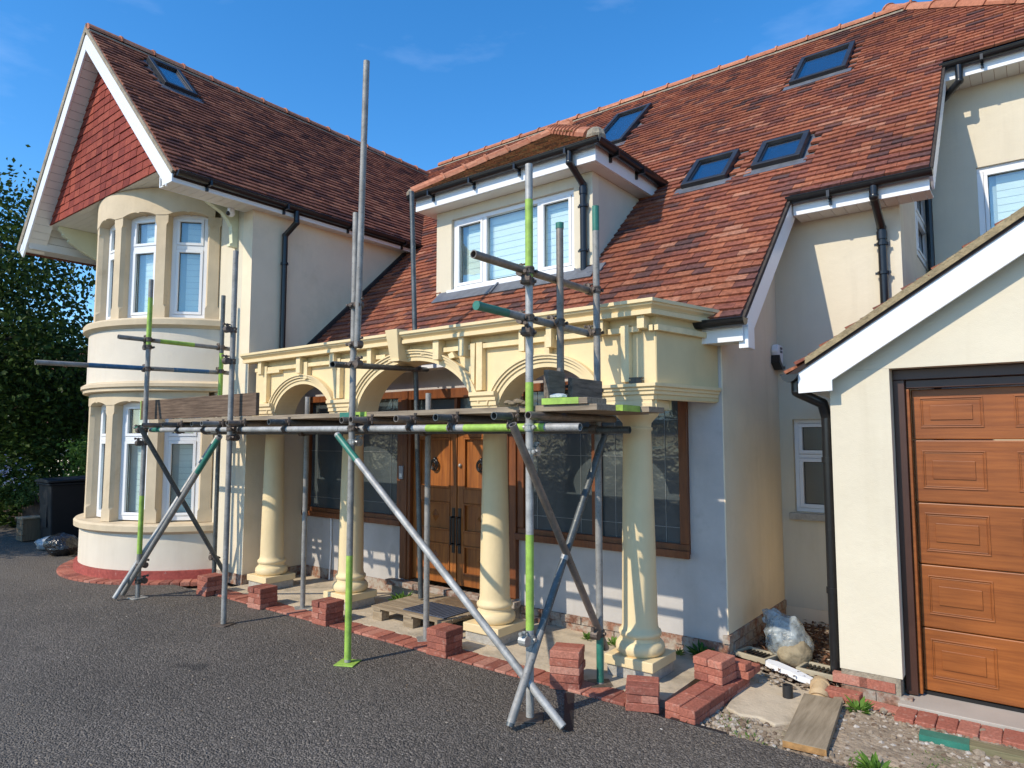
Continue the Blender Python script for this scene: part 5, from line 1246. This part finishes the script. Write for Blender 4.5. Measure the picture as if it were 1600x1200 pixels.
# plank, green tipped board, black drain cover strip
g = MB(); g.M = Matrix.Translation((-1.10, 4.28, .0)) @ Matrix.Rotation(.10, 4, 'Z') @ Matrix.Rotation(.035, 4, 'X'); g.box(-.11, .11, -.36, .36, -.005, .033); pk = mk('plank', g, PLANK, label='short weathered plank lying from the rubble to the tarmac edge', cat='plank', bevel=.003)
g = MB(); g.M = Matrix.Translation((-1.10, 4.28, .0)) @ Matrix.Rotation(.10, 4, 'Z') @ Matrix.Rotation(.035, 4, 'X'); g.box(-.109, .109, -.3625, -.3605, -.003, .031); mk('end_grain', g, simple('orange_end_grain', (.38, .20, .07), .8, var=.3, scale=30, bscale=60), pk)
g = MB(); g.M = Matrix.Translation((.35, 4.54, -.02)) @ Matrix.Rotation(.05, 4, 'Z'); g.box(-.95, .95, -.045, .045, 0, .038); bd = mk('timber_batten', g, wood('mossy_timber', (.14, .13, .07), (.27, .23, .13), .9, (2, 40, 40), 1.5, .2, .5), label='long mossy scaffold batten on the gravel with one green painted end', cat='timber', bevel=.004)
g = MB(); g.M = Matrix.Translation((.35, 4.54, -.02)) @ Matrix.Rotation(.05, 4, 'Z'); g.box(-.952, -.72, -.047, .047, .001, .0395); mk('paint_band', g, GRN, bd)
g = MB(); g.M = Matrix.Translation((-1.64, 3.862, -.03)) @ Matrix.Rotation(-.02, 4, 'Z'); g.box(-.17, .17, -.03, .03, 0, .022); g.box(-.17, .17, -.032, -.026, .022, .032); mk('drain_strip', g, MATS['black_pipe'], label='black plastic channel drain strip at the broken tarmac edge', cat='drain strip', bevel=.003)

# ================================================================== LEFT BACKGROUND
def crown(name, c, rad, n_, L, mat, parent, clumps=26, droop=.3, seed=1):
    rn = random.Random(seed); g = MB(); cl = []
    for _ in range(clumps):
        while True:
            p = V((rn.uniform(-1, 1), rn.uniform(-1, 1), rn.uniform(-1, 1)))
            if .25 < p.length < 1: break
        cl.append((V((c[0] + p.x * rad[0], c[1] + p.y * rad[1], c[2] + p.z * rad[2])), rn.uniform(.16, .36) * min(rad)))
    for i in range(n_):
        cc, r = cl[rn.randrange(clumps)]
        G_ = lambda s_: max(-1.7 * s_, min(1.7 * s_, rn.gauss(0, s_)))
        p = cc + V((G_(r), G_(r), G_(r) - abs(G_(r * droop))))
        a, e = rn.uniform(0, 2 * pi), rn.uniform(-1.4, .5); d = V((cos(a) * cos(e), sin(a) * cos(e), sin(e)))
        up = V((rn.uniform(-1, 1), rn.uniform(-1, 1), rn.uniform(-1, 1))).normalized(); l_ = L * rn.uniform(.6, 1.3); leafquad(g, p, d, up, l_, l_ * .62)
    mk(name, g, mat, parent); return cl
def tree(x, y, h, c, rad, n_, L, label, mat=LEAFD, seed=1, clumps=26, tr=.14, droop=.5):
    root = empty('tree', (x, y, 0), label, 'tree', 'dark leafy trees left of the house')
    g = MB(); P = [V((x, y, -.1)), V((x + .1, y + .05, h * .25)), V((x - .05, y, h * .5)), V((x + .12, y + .1, h * .8))]
    for i in range(3): g.tube(P[i], P[i + 1], tr * (1 - i * .27), tr * (1 - (i + 1) * .27), n=10)
    mk('trunk', g, BARK, root, smooth=True)
    cl = crown('crown', c, rad, n_, L, mat, root, clumps, droop, seed)
    rn = random.Random(seed)
    g = MB()
    for cc, r in cl[:18]:
        t_ = rn.uniform(.3, .9); s_ = P[1].lerp(P[3], t_); m_ = s_.lerp(cc, .5) + Z_ * .2; g.tube(s_, m_, .035, .02, n=6); g.tube(m_, cc, .02, .006, n=6)
    mk('branches', g, BARK, root)
tree(-16.5, 4.2, 7, (-16.6, 4.1, 4.6), (1.9, 1.7, 2.3), 14000, .12, 'tall dark tree at the left edge with drooping sprays of small leaves', seed=4, clumps=60)
tree(-16.9, 6.2, 5, (-17.0, 6.0, 2.55), (1.9, 1.6, 1.75), 11000, .12, 'shorter dark tree just left of the bay, lower than its neighbour', seed=9, clumps=44)
tree(-14.4, .1, 5, (-13.9, .3, 3.5), (1.7, 1.8, 1.5), 9000, .12, 'leafy tree beyond the left edge shading the bins', seed=12, clumps=30)
tree(-19.5, 3.6, 6, (-19.5, 3.8, 3.0), (2.2, 2.4, 2.6), 9000, .14, 'dark tree behind the tall one at the far left', seed=15, clumps=40)
tree(-21.0, 6.4, 5, (-21.0, 6.6, 2.4), (2.0, 1.6, 2.2), 7000, .14, 'dense tree in front of the white neighbouring wall', seed=21, clumps=34)
def bush(x, y, z, rad, n_, L, label, mat, seed, cat='bush', name='bush'):
    root = empty(name, (x, y, 0), label, cat); crown('foliage', (x, y, z), rad, n_, L, mat, root, 16, .1, seed); return root
bush(-14.1, 5.3, 1.15, (.42, .4, .45), 1500, .08, 'mid green rounded bush between the wheelie bin and the bay', LEAFM, 31)
fb = bush(-14.6, 4.2, .85, (1.1, .35, .35), 3200, .07, 'low flowering shrub with pale lilac blooms above the dark garden wall', LEAFD, 33)
g = MB(); rn = random.Random(8)
for _ in range(150):
    leafquad(g, (-14.5 + rn.gauss(0, .5), 4.0 + rn.gauss(0, .15), 1.0 + rn.gauss(0, .14)), (rn.uniform(-1, 1), rn.uniform(-1, 1), rn.uniform(-.2, 1)), Z_, .05, .045)
mk('blooms', g, PETAL, fb, kind='stuff')
# hedge mass closing the gap at ground level
g = MB(); rn = random.Random(5)
for _ in range(14000):
    p = V((rn.uniform(-24, -15), 0, 0)); p.y = 4.6 + (-15 - p.x) * .12 + rn.gauss(0, .35); p.z = abs(rn.gauss(0, 1)) * .9
    p.z = min(p.z, 2.4); a = rn.uniform(0, 6.28); leafquad(g, p, (cos(a), sin(a), rn.uniform(-.8, .4)), V((rn.uniform(-1, 1), rn.uniform(-1, 1), 1)).normalized(), rn.uniform(.09, .16), .08)
mk('hedge', g, LEAFD, label='dark overgrown hedge running behind the garden wall', cat='hedge', kind='stuff')
g = MB(); g.box(-22, -13.0, 4.55, 4.78, 0, .62); gw = mk('garden_wall', g, simple('dark_brickwork', (.055, .035, .028), .95, var=.3, scale=12, bscale=30, bstr=.6), label='low dark brick garden wall behind the bin', cat='wall')
g = MB(); g.box(-22, -12.99, 4.53, 4.80, .62, .66); mk('coping', g, MORTAR, gw)
# close-boarded screen beside the bay
fn = empty('side_gate', (-12.4, 6.4, 0), 'weathered grey boarded gate post and panel beside the bay', 'gate')
g = MB(); g.box(-13.10, -12.98, 6.30, 6.42, 0, 2.0); mk('post', g, PALLET, fn)
for i in range(9): g = MB(); g.box(-12.97 + i * .13, -12.85 + i * .13, 6.34, 6.37, .05, 1.8); mk('board', g, BOARDD, fn)
# wheelie bin
wb = empty('wheelie_bin', (-12.45, 4.28, 0), 'black wheelie bin with closed lid standing in shade left of the bay', 'wheelie bin')
def taper(n, x0, x1, y0, y1, z0, z1, k, m_, par):
    g = MB(); g.add([(x0 + k, y0 + k, z0), (x1 - k, y0 + k, z0), (x1 - k, y1 - k, z0), (x0 + k, y1 - k, z0), (x0, y0, z1), (x1, y0, z1), (x1, y1, z1), (x0, y1, z1)], [(0, 3, 2, 1), (4, 5, 6, 7), (0, 1, 5, 4), (1, 2, 6, 5), (2, 3, 7, 6), (3, 0, 4, 7)]); return mk(n, g, m_, par, bevel=.02)
BIN = simple('bin_plastic', (.010, .011, .014), .6, var=.1, spec=.2)
taper('body', -12.74, -12.20, 4.02, 4.56, .06, .93, .05, BIN, wb); taper('rim', -12.77, -12.17, 3.99, 4.58, .905, .945, 0, BIN, wb)
g = MB(); g.prism([(-12.78, 3.97, .95), (-12.16, 3.97, .95), (-12.16, 3.97, .985), (-12.47, 3.97, 1.02), (-12.78, 3.97, .985)], (0, .63, .02)); mk('lid', g, BIN, wb, bevel=.01)
g = MB(); g.box(-12.56, -12.38, 4.035, 4.055, .25, .60); mk('front_panel', g, BIN, wb, bevel=.005)
for x in (-12.72, -12.25): g = MB(); g.tube((x - .03, 4.55, .10), (x + .03, 4.55, .10), .10, n=18); mk('wheel', g, BLACK, wb)
g = MB(); g.tube((-12.72, 4.62, .93), (-12.22, 4.62, .93), .018, n=10); mk('handle', g, BIN, wb)
wp = empty('plant_tub', (-12.95, 4.0, 0), 'low square wooden tub beside the wheelie bin', 'plant tub')
TUBW = wood('tub_wood', (.10, .07, .045), (.18, .13, .08), .9)
for i in range(4): g = MB(); g.box(-13.10, -12.82, 3.86, 3.89, .02 + i * .088, .10 + i * .088); mk('slat', g, TUBW, wp)
g = MB(); g.box(-13.10, -12.82, 3.891, 4.14, .02, .36); mk('tub_body', g, TUBW, wp); g = MB(); g.box(-13.12, -12.80, 3.84, 4.16, .365, .385); mk('tub_rim', g, PALLET, wp)
blob('refuse_bag', (-11.05, 3.82, .13), (.24, .20, .17), (0, .2, .4), BINBAG, 21, .07, label='shiny black refuse bag lying against the foot of the bay', cat='refuse bag', zmin=.0)
blob('refuse_bag', (-11.62, 3.92, .09), (.30, .16, .11), (0, 0, .5), simple('grey_bag', (.32, .34, .36), .4, bscale=12, bstr=1, bdist=.04), 23, .08, label='flattened pale grey bag beside the black refuse bag', cat='refuse bag', zmin=.0)
blob('refuse_bag', (-11.25, 4.25, .33), (.10, .10, .08), (0, 0, .5), MATS['grey_bag'], 25, .08, label='small white bundle on top of the heap behind the bay', cat='refuse bag', zmin=.0)
blob('refuse_bag', (-11.25, 4.25, .14), (.16, .14, .14), (0, 0, .5), BINBAG, 27, .08, label='dark bag under the white bundle behind the bay', cat='refuse bag', zmin=.0)
# neighbouring house
nb = empty('neighbour_house', (-27, 11, 0), 'white rendered neighbouring house glimpsed through the trees', 'house')
g = MB(); g.box(-30, -24.6, 9.0, 15, 0, 3.9); mk('wall', g, WHITEREND, nb)
g = MB(); g.prism([(-30.3, 8.7, 3.9), (-24.3, 8.7, 3.9), (-27.3, 8.7, 4.9)], (0, 6.6, 0)); mk('roof', g, TILEW, nb)
g = MB(); g.box(-28.5, -24.2, 8.0, 9.0, 1.9, 2.05); g.prism([(-28.6, 7.7, 2.05), (-24.1, 7.7, 2.05), (-24.1, 9.0, 2.7), (-28.6, 9.0, 2.7)], (0, 0, .06)); mk('porch_roof', g, TILEW, nb)
g = MB(); g.box(-28.3, -27.2, 8.96, 8.999, 2.75, 3.7); wn = mk('window', g, WHITE, nb); g = MB(); g.box(-28.2, -27.3, 8.94, 8.958, 2.83, 3.62); mk('pane', g, DARKIN, wn)
